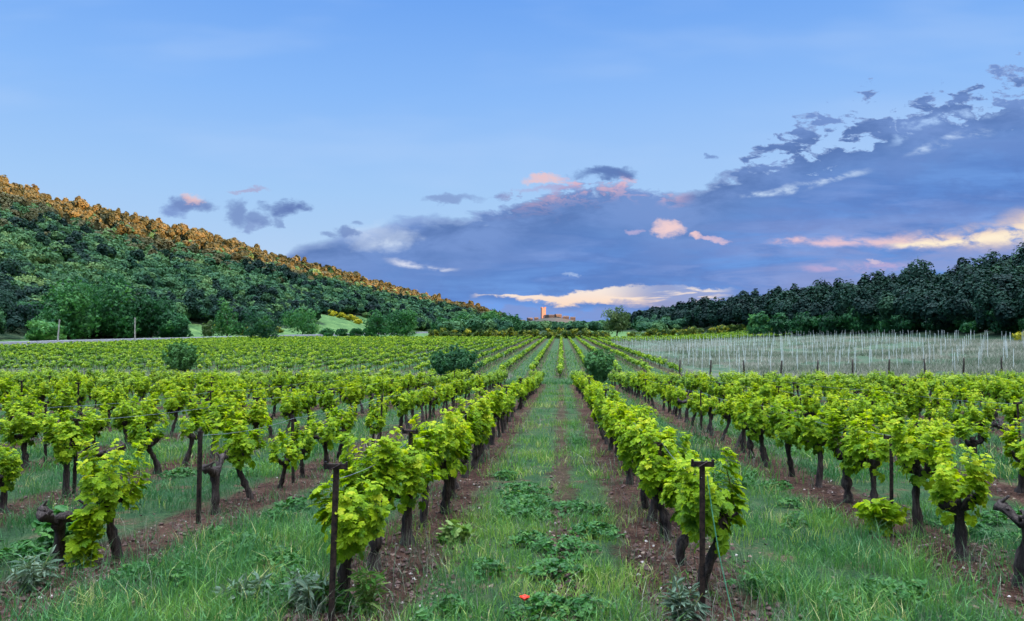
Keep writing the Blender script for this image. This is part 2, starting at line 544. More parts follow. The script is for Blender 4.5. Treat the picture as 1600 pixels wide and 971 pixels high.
def mat_leaf(name, stops, rough=.5, trans=.35, tcol=None, rand=.25, spec=.3, big=None):
    """foliage: colour from per-leaf tint and per-plant random; part of the light goes through"""
    m, N, b = principled(name)
    at = N.n('ShaderNodeAttribute', attribute_name='tint')
    oi = N.n('ShaderNodeObjectInfo')
    k = N.add(at.outputs['Fac'], N.mul(N.sub(oi.outputs['Random'], .5), rand))
    if big:
        pos = N.n('ShaderNodeNewGeometry').outputs['Position']
        k = N.add(k, N.mul(N.sub(N.noise(pos, big, 4, .65), .5), .75))
    c = N.ramp(k, stops)
    N.put(b.inputs['Base Color'], c)
    b.inputs['Roughness'].default_value = rough
    b.inputs['Specular IOR Level'].default_value = spec
    if trans > 0:
        tr = N.n('ShaderNodeBsdfTranslucent')
        tc = N.mix(1.0, c, tcol or (1.1, 1.15, .5), 'MULTIPLY')
        N.put(tr.inputs[0], tc)
        mx = N.n('ShaderNodeMixShader'); mx.inputs[0].default_value = trans
        N.t.links.new(b.outputs[0], mx.inputs[1]); N.t.links.new(tr.outputs[0], mx.inputs[2])
        N.t.links.new(mx.outputs[0], N.t.nodes['Material Output'].inputs[0])
    return m


def mat_bark(name, dark, light, scale=40):
    m, N, b = principled(name)
    tc = N.n('ShaderNodeTexCoord').outputs['Object']
    mp = N.n('ShaderNodeMapping'); N.put(mp.inputs[0], tc); mp.inputs['Scale'].default_value = (1, 1, .18)
    n = N.noise(mp.outputs[0], scale, 6, .7, .6)
    n2 = N.noise(tc, scale * .25, 4, .6)
    k = N.add(N.mul(n, .75), N.mul(n2, .35))
    N.put(b.inputs['Base Color'], N.ramp(k, [(.38, dark), (.55, tuple((a + c) / 2.6 for a, c in zip(dark, light))), (.72, light)]))
    b.inputs['Roughness'].default_value = .9
    b.inputs['Specular IOR Level'].default_value = .2
    bp = N.n('ShaderNodeBump'); bp.inputs['Strength'].default_value = .9; bp.inputs['Distance'].default_value = .02
    N.put(bp.inputs['Height'], n); N.put(b.inputs['Normal'], bp.outputs[0])
    return m


def mat_plain(name, c1, c2, scale=8, rough=.7, metal=0.0, bump=.2, spec=.3):
    m, N, b = principled(name)
    tc = N.n('ShaderNodeTexCoord').outputs['Object']
    n = N.noise(tc, scale, 5, .6)
    N.put(b.inputs['Base Color'], N.ramp(n, [(.35, c1), (.68, c2)]))
    b.inputs['Roughness'].default_value = rough; b.inputs['Metallic'].default_value = metal
    b.inputs['Specular IOR Level'].default_value = spec
    bp = N.n('ShaderNodeBump'); bp.inputs['Strength'].default_value = bump; bp.inputs['Distance'].default_value = .02
    N.put(bp.inputs['Height'], n); N.put(b.inputs['Normal'], bp.outputs[0])
    return m


VINE_LEAF = mat_leaf('vine_leaf', [(0.0, (.035, .10, .008)), (.28, (.10, .22, .009)), (.55, (.22, .37, .010)), (.82, (.37, .50, .014)), (1.0, (.50, .54, .025))], .55, .5, (1.2, 1.12, .4), .22, .18, 24)
VINE_SHOOT = mat_plain('vine_shoot', (.12, .16, .03), (.2, .2, .05), 20)
VINE_FAR = mat_leaf('vine_leaf_far', [(0.0, (.03, .10, .010)), (.33, (.10, .22, .012)), (.68, (.25, .39, .016)), (1.0, (.40, .48, .025))], .5, .4, (1.15, 1.1, .5), 0, .25, .12)
BARK = mat_bark('vine_bark', (.005, .004, .005), (.10, .08, .072))
TRUNK = mat_bark('tree_bark', (.03, .025, .02), (.12, .1, .085), 6)
GRASS = mat_leaf('grass_blade', [(0.0, (.022, .095, .04)), (.35, (.06, .19, .058)), (.6, (.12, .27, .05)), (.85, (.23, .36, .06)), (1.0, (.42, .42, .18))], .55, .3, (1, 1.1, .6), 0, .25, .7)
DRYG = mat_leaf('dry_grass_blade', [(0.0, (.05, .11, .055)), (.35, (.12, .165, .10)), (.7, (.29, .29, .23)), (1.0, (.48, .45, .38))], .6, .25, (1, 1, .9), 0, .2)
WEED = mat_leaf('weed_leaf', [(0.0, (.012, .07, .016)), (.5, (.03, .13, .02)), (.85, (.08, .2, .03)), (1.0, (.2, .3, .08))], .5, .25, (1, 1.1, .5), .2, .3)
BROOM = mat_leaf('broom_leaf', [(0.0, (.02, .06, .014)), (.45, (.07, .13, .02)), (.65, (.20, .22, .02)), (1.0, (.50, .44, .02))], .6, .2, None, .2, .2)
TREE_LEAF = mat_leaf('tree_leaf', [(0.0, (.008, .05, .022)), (.4, (.026, .12, .04)), (.75, (.065, .21, .055)), (1.0, (.12, .28, .07))], .6, .25, None, .3, .2)
TREE_PALE = mat_leaf('tree_leaf_pale', [(0.0, (.03, .08, .03)), (.5, (.08, .15, .05)), (1.0, (.16, .22, .09))], .6, .3, None, .2, .2)
BUSH_LEAF = mat_leaf('bush_leaf', [(0.0, (.010, .06, .035)), (.5, (.035, .13, .05)), (1.0, (.09, .23, .06))], .6, .25, None, .25, .2)
OAK_LEAF = mat_leaf('hill_leaf', [(0.0, (.012, .06, .036)), (.35, (.037, .115, .052)), (.7, (.075, .17, .062)), (1.0, (.15, .24, .08))], .65, .15, None, 0, .15, .02)
RIDGE_SUN_LEAF = mat_leaf('ridge_leaf_sun_tinted', [(0.0, (.025, .04, .02)), (.4, (.065, .075, .034)), (.8, (.11, .105, .045)), (1.0, (.15, .135, .06))], .65, .15, None, 0, .15, .03)  # warm evening sunlight put into the leaf colour of the lit ridge band
PINE_LEAF = mat_leaf('pine_leaf', [(0.0, (.003, .016, .015)), (.4, (.006, .030, .023)), (.75, (.012, .048, .028)), (1.0, (.030, .085, .035))], .65, .12, None, 0, .15, .03)
METAL = mat_plain('post_steel', (.010, .010, .012), (.075, .05, .04), 22, .55, .6, .2)
WOODP = mat_bark('post_wood', (.02, .016, .014), (.10, .085, .07), 14)
STAKE = mat_plain('stake_white', (.5, .55, .55), (.74, .8, .78), 3, .6)
GALV = mat_plain('wire_metal', (.2, .21, .22), (.35, .36, .38), 30, .4, .8)
CORD = mat_plain('green_cord', (.06, .22, .12), (.12, .34, .2), 30, .5)
PETAL = mat_plain('poppy_petal', (.55, .02, .008), (.75, .06, .02), 60, .5)
STEM = mat_plain('poppy_stem', (.05, .12, .03), (.09, .18, .05), 30, .6)
STONE = mat_plain('pale_stone', (.22, .19, .17), (.5, .46, .42), 6, .9, 0, .5)
TWIG = mat_plain('dead_leaf', (.06, .036, .028), (.24, .17, .13), 5, .9)
WALLT = mat_plain('village_wall', (.055, .052, .052), (.095, .085, .08), .4, .9)
WALLP = mat_plain('farm_wall', (.34, .30, .28), (.46, .42, .38), .4, .9)
ROOFT = mat_plain('roof_tile', (.07, .05, .045), (.11, .08, .07), 1.5, .85)
GLASSD = mat_plain('dark_window', (.02, .022, .026), (.04, .045, .05), 2, .2)
POLE = mat_plain('utility_pole_wood', (.22, .22, .2), (.36, .36, .33), 2, .8)


def mat_ground():
    m, N, b = principled('ground_soil')
    pos = N.n('ShaderNodeNewGeometry').outputs['Position']
    sp = N.n('ShaderNodeSeparateXYZ'); N.put(sp.inputs[0], pos)
    X, Y, Z = sp.outputs
    fine = N.noise(pos, 26, 8, .7)
    med = N.noise(pos, 2.2, 6, .65)
    big = N.noise(pos, .35, 4, .6)
    soil = N.ramp(N.add(N.mul(fine, .6), N.mul(med, .4)), [(.36, (.012, .007, .006)), (.48, (.055, .028, .019)), (.58, (.12, .064, .046)), (.69, (.27, .19, .15))])
    turf = N.ramp(N.add(N.mul(fine, .5), N.mul(med, .5)), [(.34, (.012, .03, .015)), (.48, (.03, .075, .03)), (.56, (.06, .10, .04)), (.66, (.12, .11, .07))])
    # bare strips along the vine rows, wandering edges
    ph = N.sub(N.m('FRACT', N.add(N.div(N.sub(X, ROW0 - .02), ROWSP), 100.5)), .5)
    dr = N.mul(N.m('ABSOLUTE', ph), ROWSP)
    strip = N.inv(N.ss(N.add(dr, N.mul(N.sub(med, .5), 1.0)), .28, .58))
    ctr = N.inv(N.ss(N.add(N.m('ABSOLUTE', N.add(X, .0)), N.mul(N.sub(med, .5), .9)), .06, .22))
    bare = N.mx(strip, N.mul(ctr, .8))
    bare = N.mx(bare, N.mul(N.ss(N.add(N.mul(med, .6), N.mul(big, .4)), .53, .62), .8))
    near = N.mix(bare, turf, soil)
    # beyond the track
    stn = N.noise(N.xyz(N.mul(X, .35), N.mul(Y, .22), 0.0), 1.0, 7, .68)
    straw = N.ramp(N.add(N.mul(fine, .3), N.mul(stn, .7)), [(.38, (.03, .07, .035)), (.47, (.06, .10, .06)), (.55, (.10, .12, .08)), (.66, (.15, .14, .10))])
    far = N.mix(N.ss(N.m('ABSOLUTE', N.mul(N.sub(N.m('FRACT', N.add(N.div(X, 2.5), 100.5)), .5), 2.5)), .45, .75), N.mix(.4, soil, turf), N.mix(.12, turf, straw))
    track = N.mix(.12, turf, straw)
    c = N.mix(N.ss(Y, 49.5, 51), near, track)
    c = N.mix(N.ss(N.add(Y, N.mul(med, 2)), 60, 64), c, far)
    rf = N.mul(N.ss(X, 11.2, 12.6), N.mul(N.ss(Y, 58, 62), N.inv(N.ss(Y, 185, 190))))
    c = N.mix(rf, c, straw)
    # meadow on the left and forest floor on the hills
    mead = N.ramp(N.add(N.add(N.mul(big, .35), N.mul(med, .3)), N.mul(N.noise(pos, .09, 4, .6), .35)), [(.40, (.03, .075, .028)), (.5, (.075, .15, .048)), (.62, (.16, .24, .08))])
    c = N.mix(N.ss(Y, 252, 258), c, mead)
    c = N.mix(N.inv(N.ss(X, -112, -106)), c, mead)
    floor = N.ramp(big, [(.4, (.02, .045, .025)), (.6, (.05, .075, .04))])
    hb = N.noise(pos, .03, 3, .6)
    wd = N.n('ShaderNodeAttribute', attribute_name='tint').outputs['Fac']
    c = N.mix(N.ss(N.add(wd, N.mul(N.sub(hb, .5), .6)), .3, .6), c, floor)
    vil = N.mul(N.ss(Y, 1350, 1400), N.ss(Z, 2, 8))
    c = N.mix(vil, c, (.07, .065, .055))
    N.put(b.inputs['Base Color'], c)
    b.inputs['Roughness'].default_value = .95; b.inputs['Specular IOR Level'].default_value = .1
    bp = N.n('ShaderNodeBump'); bp.inputs['Strength'].default_value = 1.0; bp.inputs['Distance'].default_value = .06
    N.put(bp.inputs['Height'], N.add(fine, N.mul(med, 1.5))); N.put(b.inputs['Normal'], bp.outputs[0])
    return m


ROW0, ROWSP = 1.0, 2.42
GROUND = mat_ground()
# ------------------------------------------------------------------ the land
def axis(fine_a, fine_b, step, lo, hi, grow, cap):
    v = list(np.arange(fine_a, fine_b + 1e-6, step))
    s = step; x = fine_b
    while x < hi:
        s = min(s * grow, cap if x < 1100 else 400); x += s; v.append(x)
    s = step; x = fine_a; w = []
    while x > lo:
        s = min(s * grow, cap if x > -1100 else 400); x -= s; w.append(x)
    return np.array(w[::-1] + v)


def build_ground():
    xs = axis(-16, 14, .5, -4000, 4000, 1.06, 9)
    ys = axis(-2, 62, .5, -1500, 6000, 1.06, 9)
    XX, YY = np.meshgrid(xs, ys)
    ZZ = ground(XX, YY)
    nx, ny = len(xs), len(ys)
    V = np.stack([XX.ravel(), YY.ravel(), ZZ.ravel()], 1)
    i = np.arange(nx - 1)[None, :] + np.arange(ny - 1)[:, None] * nx
    q = np.stack([i, i + 1, i + 1 + nx, i + nx], -1).reshape(-1, 4)
    xr = np.interp(YY, LR_Y, LR_X); xf = np.interp(YY, LF_Y, LF_X); t = (xf - XX) / (xf - xr)
    pxx = 877 + F_PX * XX / np.clip(YY, 20, None)
    wood = (YY > 150) & (t > np.where(pxx < 255, .0, np.where((YY > 405) & (YY < 510) & (pxx < 600), .26, .12)))
    wood |= (XX > np.interp(YY, RF_Y, RF_X) - 3) & (YY > 60)
    wood |= (YY > 290) & (np.abs(XX) < 120) & (t > -.6) & (pxx > 690)
    g = Geo(); g.add(V, None, q, 0, wood.ravel().astype(np.float32))
    tag(g.build('ground', [GROUND], None, True), kind='structure')


build_ground()


def build_road():
    m, N, b = principled('road_asphalt')
    pos = N.n('ShaderNodeNewGeometry').outputs['Position']
    N.put(b.inputs['Base Color'], N.ramp(N.noise(pos, 1.2, 5, .6), [(.3, (.09, .095, .1)), (.7, (.15, .155, .16))]))
    b.inputs['Roughness'].default_value = .7
    pts = np.array([(-121, 120), (-121, 160), (-117, 205), (-110, 250), (-104, 300), (-97, 350), (-88, 420), (-70, 520)], float)
    g = Geo(); V = []
    L = []
    for a, c in zip(pts[:-1], pts[1:]):
        for k in np.linspace(0, 1, 12, endpoint=False): L.append(a + (c - a) * k)
    L.append(pts[-1]); L = np.array(L)
    d = norm(np.gradient(L, axis=0)); nrm = np.stack([d[:, 1], -d[:, 0]], 1)
    for p, n in zip(L, nrm):
        z = max(gz(*(p + n * 3.2)), gz(*(p - n * 3.2)), gz(*p)) + .75
        for off, dz in ((4.6, -2.0), (3.2, 0), (-3.2, 0), (-4.6, -2.0)):
            V.append((p[0] + n[0] * off, p[1] + n[1] * off, z + dz))
    q = []
    for i in range(len(L) - 1):
        for j in range(3): q.append((i * 4 + j, i * 4 + j + 1, i * 4 + j + 5, i * 4 + j + 4))
    g.add(V, None, q)
    tag(g.build('road', [m]), kind='structure')


build_road()

# ------------------------------------------------------------------ grapevine prototypes
def vine_trunk(seed, h=.55, lean=(0, 0), arms=3, thick=1.0, bare=False):
    r = np.random.default_rng(seed)
    g = Geo()
    n = 12
    t = np.linspace(0, 1, n)
    w1, w2 = r.normal(0, .035, 2), r.uniform(0, 6.28, 2)
    P = np.stack([lean[0] * t + w1[0] * np.sin(t * 5 + w2[0]) * t, lean[1] * t + w1[1] * np.sin(t * 4 + w2[1]) * t, -.08 + (h + .08) * t], 1)
    rad = thick * (.050 - .020 * t + .022 * np.exp(-((t - 1) / .16) ** 2) + .02 * np.exp(-(t / .12) ** 2)) * (1 + .15 * r.normal(0, 1, n))
    g.add(*tube(P, rad, 10, .28, seed))
    heads = []
    a0 = r.uniform(0, 6.28)
    for k in range(arms):
        a = a0 + k * 2 * np.pi / arms + r.normal(0, .35)
        L = r.uniform(.10, .18) * (1.6 if bare else 1)
        s = np.linspace(0, 1, 7)
        up = r.uniform(.02, .14)
        Q = P[-1] + np.stack([np.cos(a) * L * s, np.sin(a) * L * s + 0, up * s ** 2 - .02 + .02 * np.sin(s * 7 + a)], 1)
        rr = thick * (.04 - .014 * s + .013 * np.exp(-((s - 1) / .2) ** 2)) * (1 + .2 * r.normal(0, 1, 7))
        g.add(*tube(Q, rr, 8, .35, seed + 31 * k))
        heads.append(Q[-1])
        # spurs
        for _ in range(4 if bare else 2):
            b0 = Q[r.integers(2, 7)]
            dv = norm(np.array([r.normal(0, .6), r.normal(0, .6), r.uniform(.2, 1)]))
            g.add(*tube(np.array([b0 + dv * x for x in np.linspace(0, r.uniform(.05, .12), 4)]), [.016, .014, .012, .011], 6, .25, seed + 7))
    return g, P[-1], heads


def vine_foliage(seed, top, heads, n_sh=12, hi=.55, wide=.32, lv=LV, lt=LT, leafscale=1.0, shoots=True, skirt=.25, dens=1.0):
    """shoots rising from the arms with leaves alternating along them"""
    r = np.random.default_rng(seed + 900)
    g = Geo()
    Ps, Ns, Ds, Ss, Ts = [], [], [], [], []
    cent = np.mean(np.array(list(heads) + [top]), 0)
    for k in range(n_sh):
        b0 = heads[k % len(heads)] + r.normal(0, .03, 3)
        a = r.uniform(0, 6.28)
        out = np.array([np.cos(a) * .85, np.sin(a) * 1.1, 0])
        L = hi * (r.uniform(.45, 1.15) if r.random() > .2 else r.uniform(1.2, 1.6))
        sp = wide * r.uniform(.35, 1.1)
        m = 9
        s = np.linspace(0, 1, m)[:, None]
        droop = r.uniform(-.05, .45) if r.random() > .3 and L < hi * 1.17 else r.uniform(.35, .85)
        P = b0 + out * sp * (s ** .8) + np.array([0, 0, 1]) * L * (s - droop * .55 * s ** 2.4) + .02 * np.sin(s * 9 + k)
        if shoots:
            g.add(*tube(P, np.linspace(.0055, .002, m), 4, 0, k, False), mat=1)
        nl = int((13 + L * 50) * dens)
        for j in range(nl):
            u = (j + r.uniform(0, .8)) / nl
            i = min(int(u * (m - 1)), m - 2); f = u * (m - 1) - i
            p = P[i] * (1 - f) + P[i + 1] * f
            az = j * 2.4 + r.uniform(0, 1.2)
            dirv = np.array([np.cos(az), np.sin(az), r.uniform(-.25, .45)])
            away = norm((p - cent) * np.array([1, 1, .6]))
            dirv = norm(dirv + 1.1 * away)
            pet = r.uniform(.02, .06) * (1.1 - .5 * u)
            sz = leafscale * (.084 - .045 * u ** 2) * r.uniform(.6, 1.25)
            nm = norm(np.array([0, 0, .75]) + away * .75 + r.normal(0, .38, 3))
            tip = norm(dirv + np.array([0, 0, -.55]) + r.normal(0, .25, 3))
            Ps.append(p + dirv * pet); Ns.append(nm); Ds.append(tip); Ss.append(sz)
            Ts.append(np.clip(.46 + .36 * u ** 1.5 + r.normal(0, .15), 0, 1))
    nsk = int(skirt * 130)
    for _ in range(nsk):
        a = r.uniform(0, 6.28); q = r.uniform(.4, 1)
        p = cent + np.array([np.cos(a) * wide * q, np.sin(a) * wide * 1.15 * q, r.uniform(-.16, .2)])
        away = norm((p - cent) * np.array([1, 1, .3]))
        Ps.append(p); Ns.append(norm(away * .9 + np.array([0, 0, .5]) + r.normal(0, .3, 3)))
        Ds.append(norm(away * .5 + np.array([0, 0, -1.0]) + r.normal(0, .25, 3))); Ss.append(leafscale * r.uniform(.07, .11)); Ts.append(np.clip(r.normal(.42, .16), 0, 1))
    scatter(g, lv, lt, None, np.array(Ps), np.array(Ns), np.array(Ds), np.array(Ss), 0, np.array(Ts))
    return g


PROTO = []      # (trunk mesh, foliage mesh)
for i in range(14):
    lean = (rng.normal(0, .05), rng.normal(0, .09))
    tg, top, heads = vine_trunk(100 + i, rng.uniform(.46, .62), lean, 3 + i % 2, rng.uniform(.85, 1.15))
    fg = vine_foliage(100 + i, top, heads, int(rng.integers(9, 16)), rng.uniform(.36, .50), rng.uniform(.13, .22), skirt=rng.uniform(.1, .6))
    PROTO.append((tg.mesh('vine_trunk', [BARK], True), fg.mesh('vine_foliage', [VINE_LEAF, VINE_SHOOT])))
SPARSE = []
for i in range(5):
    tg, top, heads = vine_trunk(300 + i, rng.uniform(.5, .62), (rng.normal(0, .07), rng.normal(0, .09)), 3, 1.0)
    fg = vine_foliage(300 + i, top, heads, 5 + i, .32, .18, skirt=.05)
    SPARSE.append((tg.mesh('vine_trunk', [BARK], True), fg.mesh('vine_foliage', [VINE_LEAF, VINE_SHOOT])))
BARE = []
for i in range(4):
    tg, top, heads = vine_trunk(500 + i, rng.uniform(.48, .6), (rng.normal(0, .06), rng.normal(0, .06)), 2 + i % 2, 1.15, True)
    BARE.append(tg.mesh('bare_vine_trunk', [BARK], True))
# medium detail for the rest of the near field
MEDG = []
for i in range(6):
    tg, top, heads = vine_trunk(700 + i, rng.uniform(.48, .6), (rng.normal(0, .05), rng.normal(0, .05)), 3, 1.1)
    fg = vine_foliage(700 + i, top, heads, 8 + i, .42, .19, MV, MT, 1.4, False, .3, .45)
    MEDG.append((tg, fg))

ORD = ['', 'first', 'second', 'third', 'fourth', 'fifth', 'sixth', 'seventh', 'eighth', 'ninth', 'tenth', 'eleventh', 'twelfth', 'thirteenth', 'fourteenth', 'fifteenth',
       'sixteenth', 'seventeenth', 'eighteenth', 'nineteenth']
TENS = {2: 'twent', 3: 'thirt', 4: 'fort', 5: 'fift'}


def ordinal(n):
    if n < 20: return ORD[n]
    a, b = divmod(n, 10)
    return TENS[a] + ('ieth' if b == 0 else 'y-' + ORD[b])


def row_name(k):      # k = 0 is the row right of the aisle, -1 left of it
    side, i = ('right', k + 1) if k >= 0 else ('left', -k)
    if i == 1: return f'row just {side} of the aisle'
    return f'{ordinal(i)} row {side} of the aisle'


def place_vines():
    cand = []; edge = []
    for k in range(-18, 17):
        x0 = ROW0 + k * ROWSP
        y = {0: 5.48, -1: 5.12, -2: 6.15, 1: 6.55}.get(k, 4.5 + (k * .37) % .9)
        yend = 49.5 if abs(k + .5) < 4 else 49.0
        while y < yend:
            jx, jy = rng.normal(0, .05), rng.normal(0, .07)
            yy = y + jy; xx = x0 + jx
            kind = 'leafy'
            if k == -1 and y < 6.5: xx, yy = -1.52, y
            if k == 0 and y < 5.6: xx, yy = 1.04, y
            u = rng.random()
            gap = .02 if k in (-1, 0) else (.04 if k > 0 else .05)
            if u < gap: kind = 'gap'
            elif u < gap + (.01 if k in (-1, 0) else .03 if k > 0 else .07): kind = 'bare'
            elif u < gap + .30: kind = 'sparse'
            if k in (0, -1) and y < 14: kind = 'leafy'
            if k == 1 and y < 12: kind = 'leafy'
            if k == -2:
                if y < 6.9: kind = 'leafy'
                elif 6.9 <= y < 8.6: kind = 'gap'
                elif y < 13: kind = 'leafy'
            y += .84 if k in (-1, 0) else .95
            if kind == 'gap': continue
            p1, p2 = proj(xx, yy, gz(xx, yy) + .6)
            if p1 < -420 or p1 > 2020 or p2 > 1050: continue
            if p1 < -60 or p1 > 1660:
                edge.append((k, yy, xx, kind)); continue
            cand.append((k, yy, xx, kind))
    # bare old stocks seen at the front
    cand += [(-2, 6.02, -4.22, 'bare'), (-2, 8.15, -3.88, 'bare'), (1, 5.9, 3.47, 'bare')]
    dist = np.array([math.hypot(c[1], c[2]) for c in cand])
    o = np.argsort(dist)
    ind = [cand[i] for i in o[:300]]
    rest = [cand[i] for i in o[300:]] + edge
    ind.sort(key=lambda c: (c[0], c[1]))
    cnt = {}
    for c in ind:
        k, y, x, kind = c
        z = gz(x, y)
        cnt[k] = cnt.get(k, 0) + 1
        nth = cnt[k]
        sc = float(np.clip(rng.normal(.92 if k < -1 else .94, .09), .70, 1.1))
        if abs(k) <= 1 and kind == 'leafy' and y < 16: sc = float(rng.uniform(.95, 1.08))
        yaw = float(rng.uniform(0, 6.28)) if rng.random() < .5 else float(rng.choice([0, math.pi]) + rng.normal(0, .3))
        if kind == 'bare':
            e = link('bare_vine', BARE[int(rng.integers(4))], None, (x, y, z))
            e.rotation_euler = (0, 0, yaw); e.scale = (sc, sc, sc * .95)
            tag(e, f'bare dark vine stock without leaves, {ordinal(nth)} plant along the {row_name(k)}', 'grapevine', 'grapevines in rows')
            continue
        e = empty('grapevine', (x, y, z), yaw, sc)
        tm, fm = SPARSE[int(rng.integers(5))] if kind == 'sparse' else PROTO[int(rng.integers(14))]
        link('trunk', tm, e); link('foliage', fm, e)
        if k in (-1, 0) and kind == 'leafy':
            e.rotation_euler = (0, 0, float(rng.choice([0, math.pi]) + rng.normal(0, .2))); e.scale = (sc * .95, sc * 1.15, sc)
        look = 'thinly leaved' if kind == 'sparse' else ('large bushy' if sc > .99 else 'low leafy' if sc < .84 else 'leafy green')
        tag(e, f'{look} grapevine, {ordinal(nth)} plant along the {row_name(k)}', 'grapevine', 'grapevines in rows')
    return ind, rest


IND, REST = place_vines()


def place_mass():
    """the vines beyond the first three hundred, to the far end of the plain, and near ones off the sides of the view"""
    gt, gl = Geo(), Geo()
    n = 0

    def stamp(src, dst, R, loc, mat, tj):
        off = 0
        V = np.concatenate(src.V) @ R.T + loc
        ti = np.clip(np.concatenate(src.tint) + tj, 0, 1)
        T = np.concatenate(src.T) if src.T else None
        Q = np.concatenate(src.Q) if src.Q else None
        dst.add(V, T, Q, mat, ti)

    for (k, y, x, kind) in REST:
        if kind == 'gap': continue
        a = rng.uniform(0, 6.28); s = rng.uniform(.80, 1.05)
        R = s * np.array([[math.cos(a), -math.sin(a), 0], [math.sin(a), math.cos(a), 0], [0, 0, 1]])
        tg, fg = MEDG[int(rng.integers(6))]
        loc = np.array([x, y, gz(x, y)])
        stamp(tg, gl, R, loc, 1, 0)
        if kind != 'bare': stamp(fg, gl, R, loc, 0, rng.normal(0, .08))
    # far field: rows 2.5 m apart
    for k in range(-60, 30):
        x0 = k * 2.5 - .05
        ys = np.arange(59.5 + rng.uniform(0, .6), 249, 1.05)
        ys = ys + rng.normal(0, .08, len(ys))
        xs = x0 + rng.normal(0, .06, len(ys))
        keep = (xs > -.80 * ys - 6) & (xs < .68 * ys + 2) & (xs > -106)
        keep &= (xs < 11.6) | (ys > 190)
        keep &= ys > (60.5 if k == 0 else 63)
        keep &= rng.random(len(ys)) > (.11 if k != 0 else .02)
        xs, ys = xs[keep], ys[keep]
        if len(xs) == 0: continue
        zs = ground(xs, ys)
        for lo, hi_, nq, sz in ((0, 85, 46, .14), (85, 130, 30, .21), (130, 185, 16, .29), (185, 260, 10, .38)):
            mk = (ys >= lo) & (ys < hi_)
            nv = int(mk.sum())
            if nv == 0: continue
            cx, cy, cz = xs[mk], ys[mk], zs[mk]
            hv = rng.uniform(.70, 1.05, nv) * (1 + .12 * vnoise(cx, cy, 5, 9))
            th = rng.uniform(0, 2 * np.pi, (nv, nq)); ph = np.arccos(rng.uniform(-1, 1, (nv, nq))); rr = rng.uniform(.6, 1.0, (nv, nq))
            ux = np.sin(ph) * np.cos(th); uy = np.sin(ph) * np.sin(th); uz = np.cos(ph)
            P = np.stack([cx[:, None] + ux * rr * .25 * hv[:, None], cy[:, None] + uy * rr * .36, cz[:, None] + hv[:, None] * (.74 + uz * rr * .25)], -1).reshape(-1, 3)
            Nn = np.stack([ux, uy, uz + .55], -1).reshape(-1, 3) + rng.normal(0, .4, (nv * nq, 3))
            D = rng.normal(0, 1, (nv * nq, 3)) + np.array([0, 0, -.6])
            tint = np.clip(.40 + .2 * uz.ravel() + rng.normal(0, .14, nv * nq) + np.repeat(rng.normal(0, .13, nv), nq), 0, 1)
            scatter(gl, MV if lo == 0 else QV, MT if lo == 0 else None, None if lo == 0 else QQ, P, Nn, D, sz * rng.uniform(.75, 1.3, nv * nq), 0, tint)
            if lo < 185:   # trunks
                tv = np.array([(.04, 0, 0), (-.025, .035, 0), (-.025, -.035, 0), (.05, .02, 1), (-.015, .055, 1), (-.015, -.015, 1)])
                tq = [(0, 1, 4, 3), (1, 2, 5, 4), (2, 0, 3, 5)]
                Pt = np.stack([cx, cy, cz - .03], -1)
                Dn = np.tile(np.array([0, 1.0, 0]), (nv, 1)) + rng.normal(0, .2, (nv, 3)) * np.array([1, 1, 0])
                scatter(gl, tv, None, tq, Pt, np.tile(np.array([0, 0, 1.0]), (nv, 1)) + rng.normal(0, .12, (nv, 3)), Dn, np.full(nv, .62), 1, .5)
    o = gl.build('outer_vines', [VINE_FAR, BARK])
    tag(o, 'green rows of grapevines running away across the plain', 'vines', kind='stuff')


place_mass()

# ------------------------------------------------------------------ posts and wires
def post_mesh(h, tee=True, seed=0):
    gs = Geo()
    w, t = .036, .005
    gs.add(*box((0, 0, h / 2 - .15), (w, t, h + .3)))
    gs.add(*box((w / 2 - t / 2, w / 2 + .0005, h / 2 - .15), (t, w - t, h + .297)))
    gc = Geo()
    if tee:
        gc.add(*box((0, -.012, h - .012), (.15, .016, .034)))
        gc.add(*box((-.066, -.012, h + .010), (.014, .02, .018)))
        gc.add(*box((.066, -.012, h + .010), (.014, .02, .018)))
        gc.add(*tube([(-.03, -.026, h - .03), (.03, -.026, h + .005), (.035, .012, h + .01), (-.02, .014, h - .03)], .004, 5))
    return gs.mesh('post_shaft', [METAL]), gc.mesh('post_crossbar', [METAL]) if tee else None


POSTS = {-1: [4.72, 7.05, 11.4, 15.2, 19.5, 25, 31, 38, 45], 0: [4.95, 7.4, 11.2, 14.2, 17.5, 22, 27, 33, 40, 47], 1: [8.0, 13.2, 18.5, 24, 30, 37, 44],
         -2: [7.66, 10.5, 15.6, 21, 27, 34, 42], 2: [9.6, 15, 20.5, 26, 33, 41], -3: [9.2, 15.0, 20, 27, 35, 43], 3: [14, 20, 27, 35, 43], -4: [12, 18, 25, 33, 42], 4: [17.5, 24, 32, 40],
         -5: [16, 23, 31, 40], 5: [21, 29, 38], -6: [20, 28, 37], 6: [24, 33, 42], -7: [21, 31, 41], 7: [28, 38], -8: [25, 36], 8: [31, 43], -9: [29, 40]}


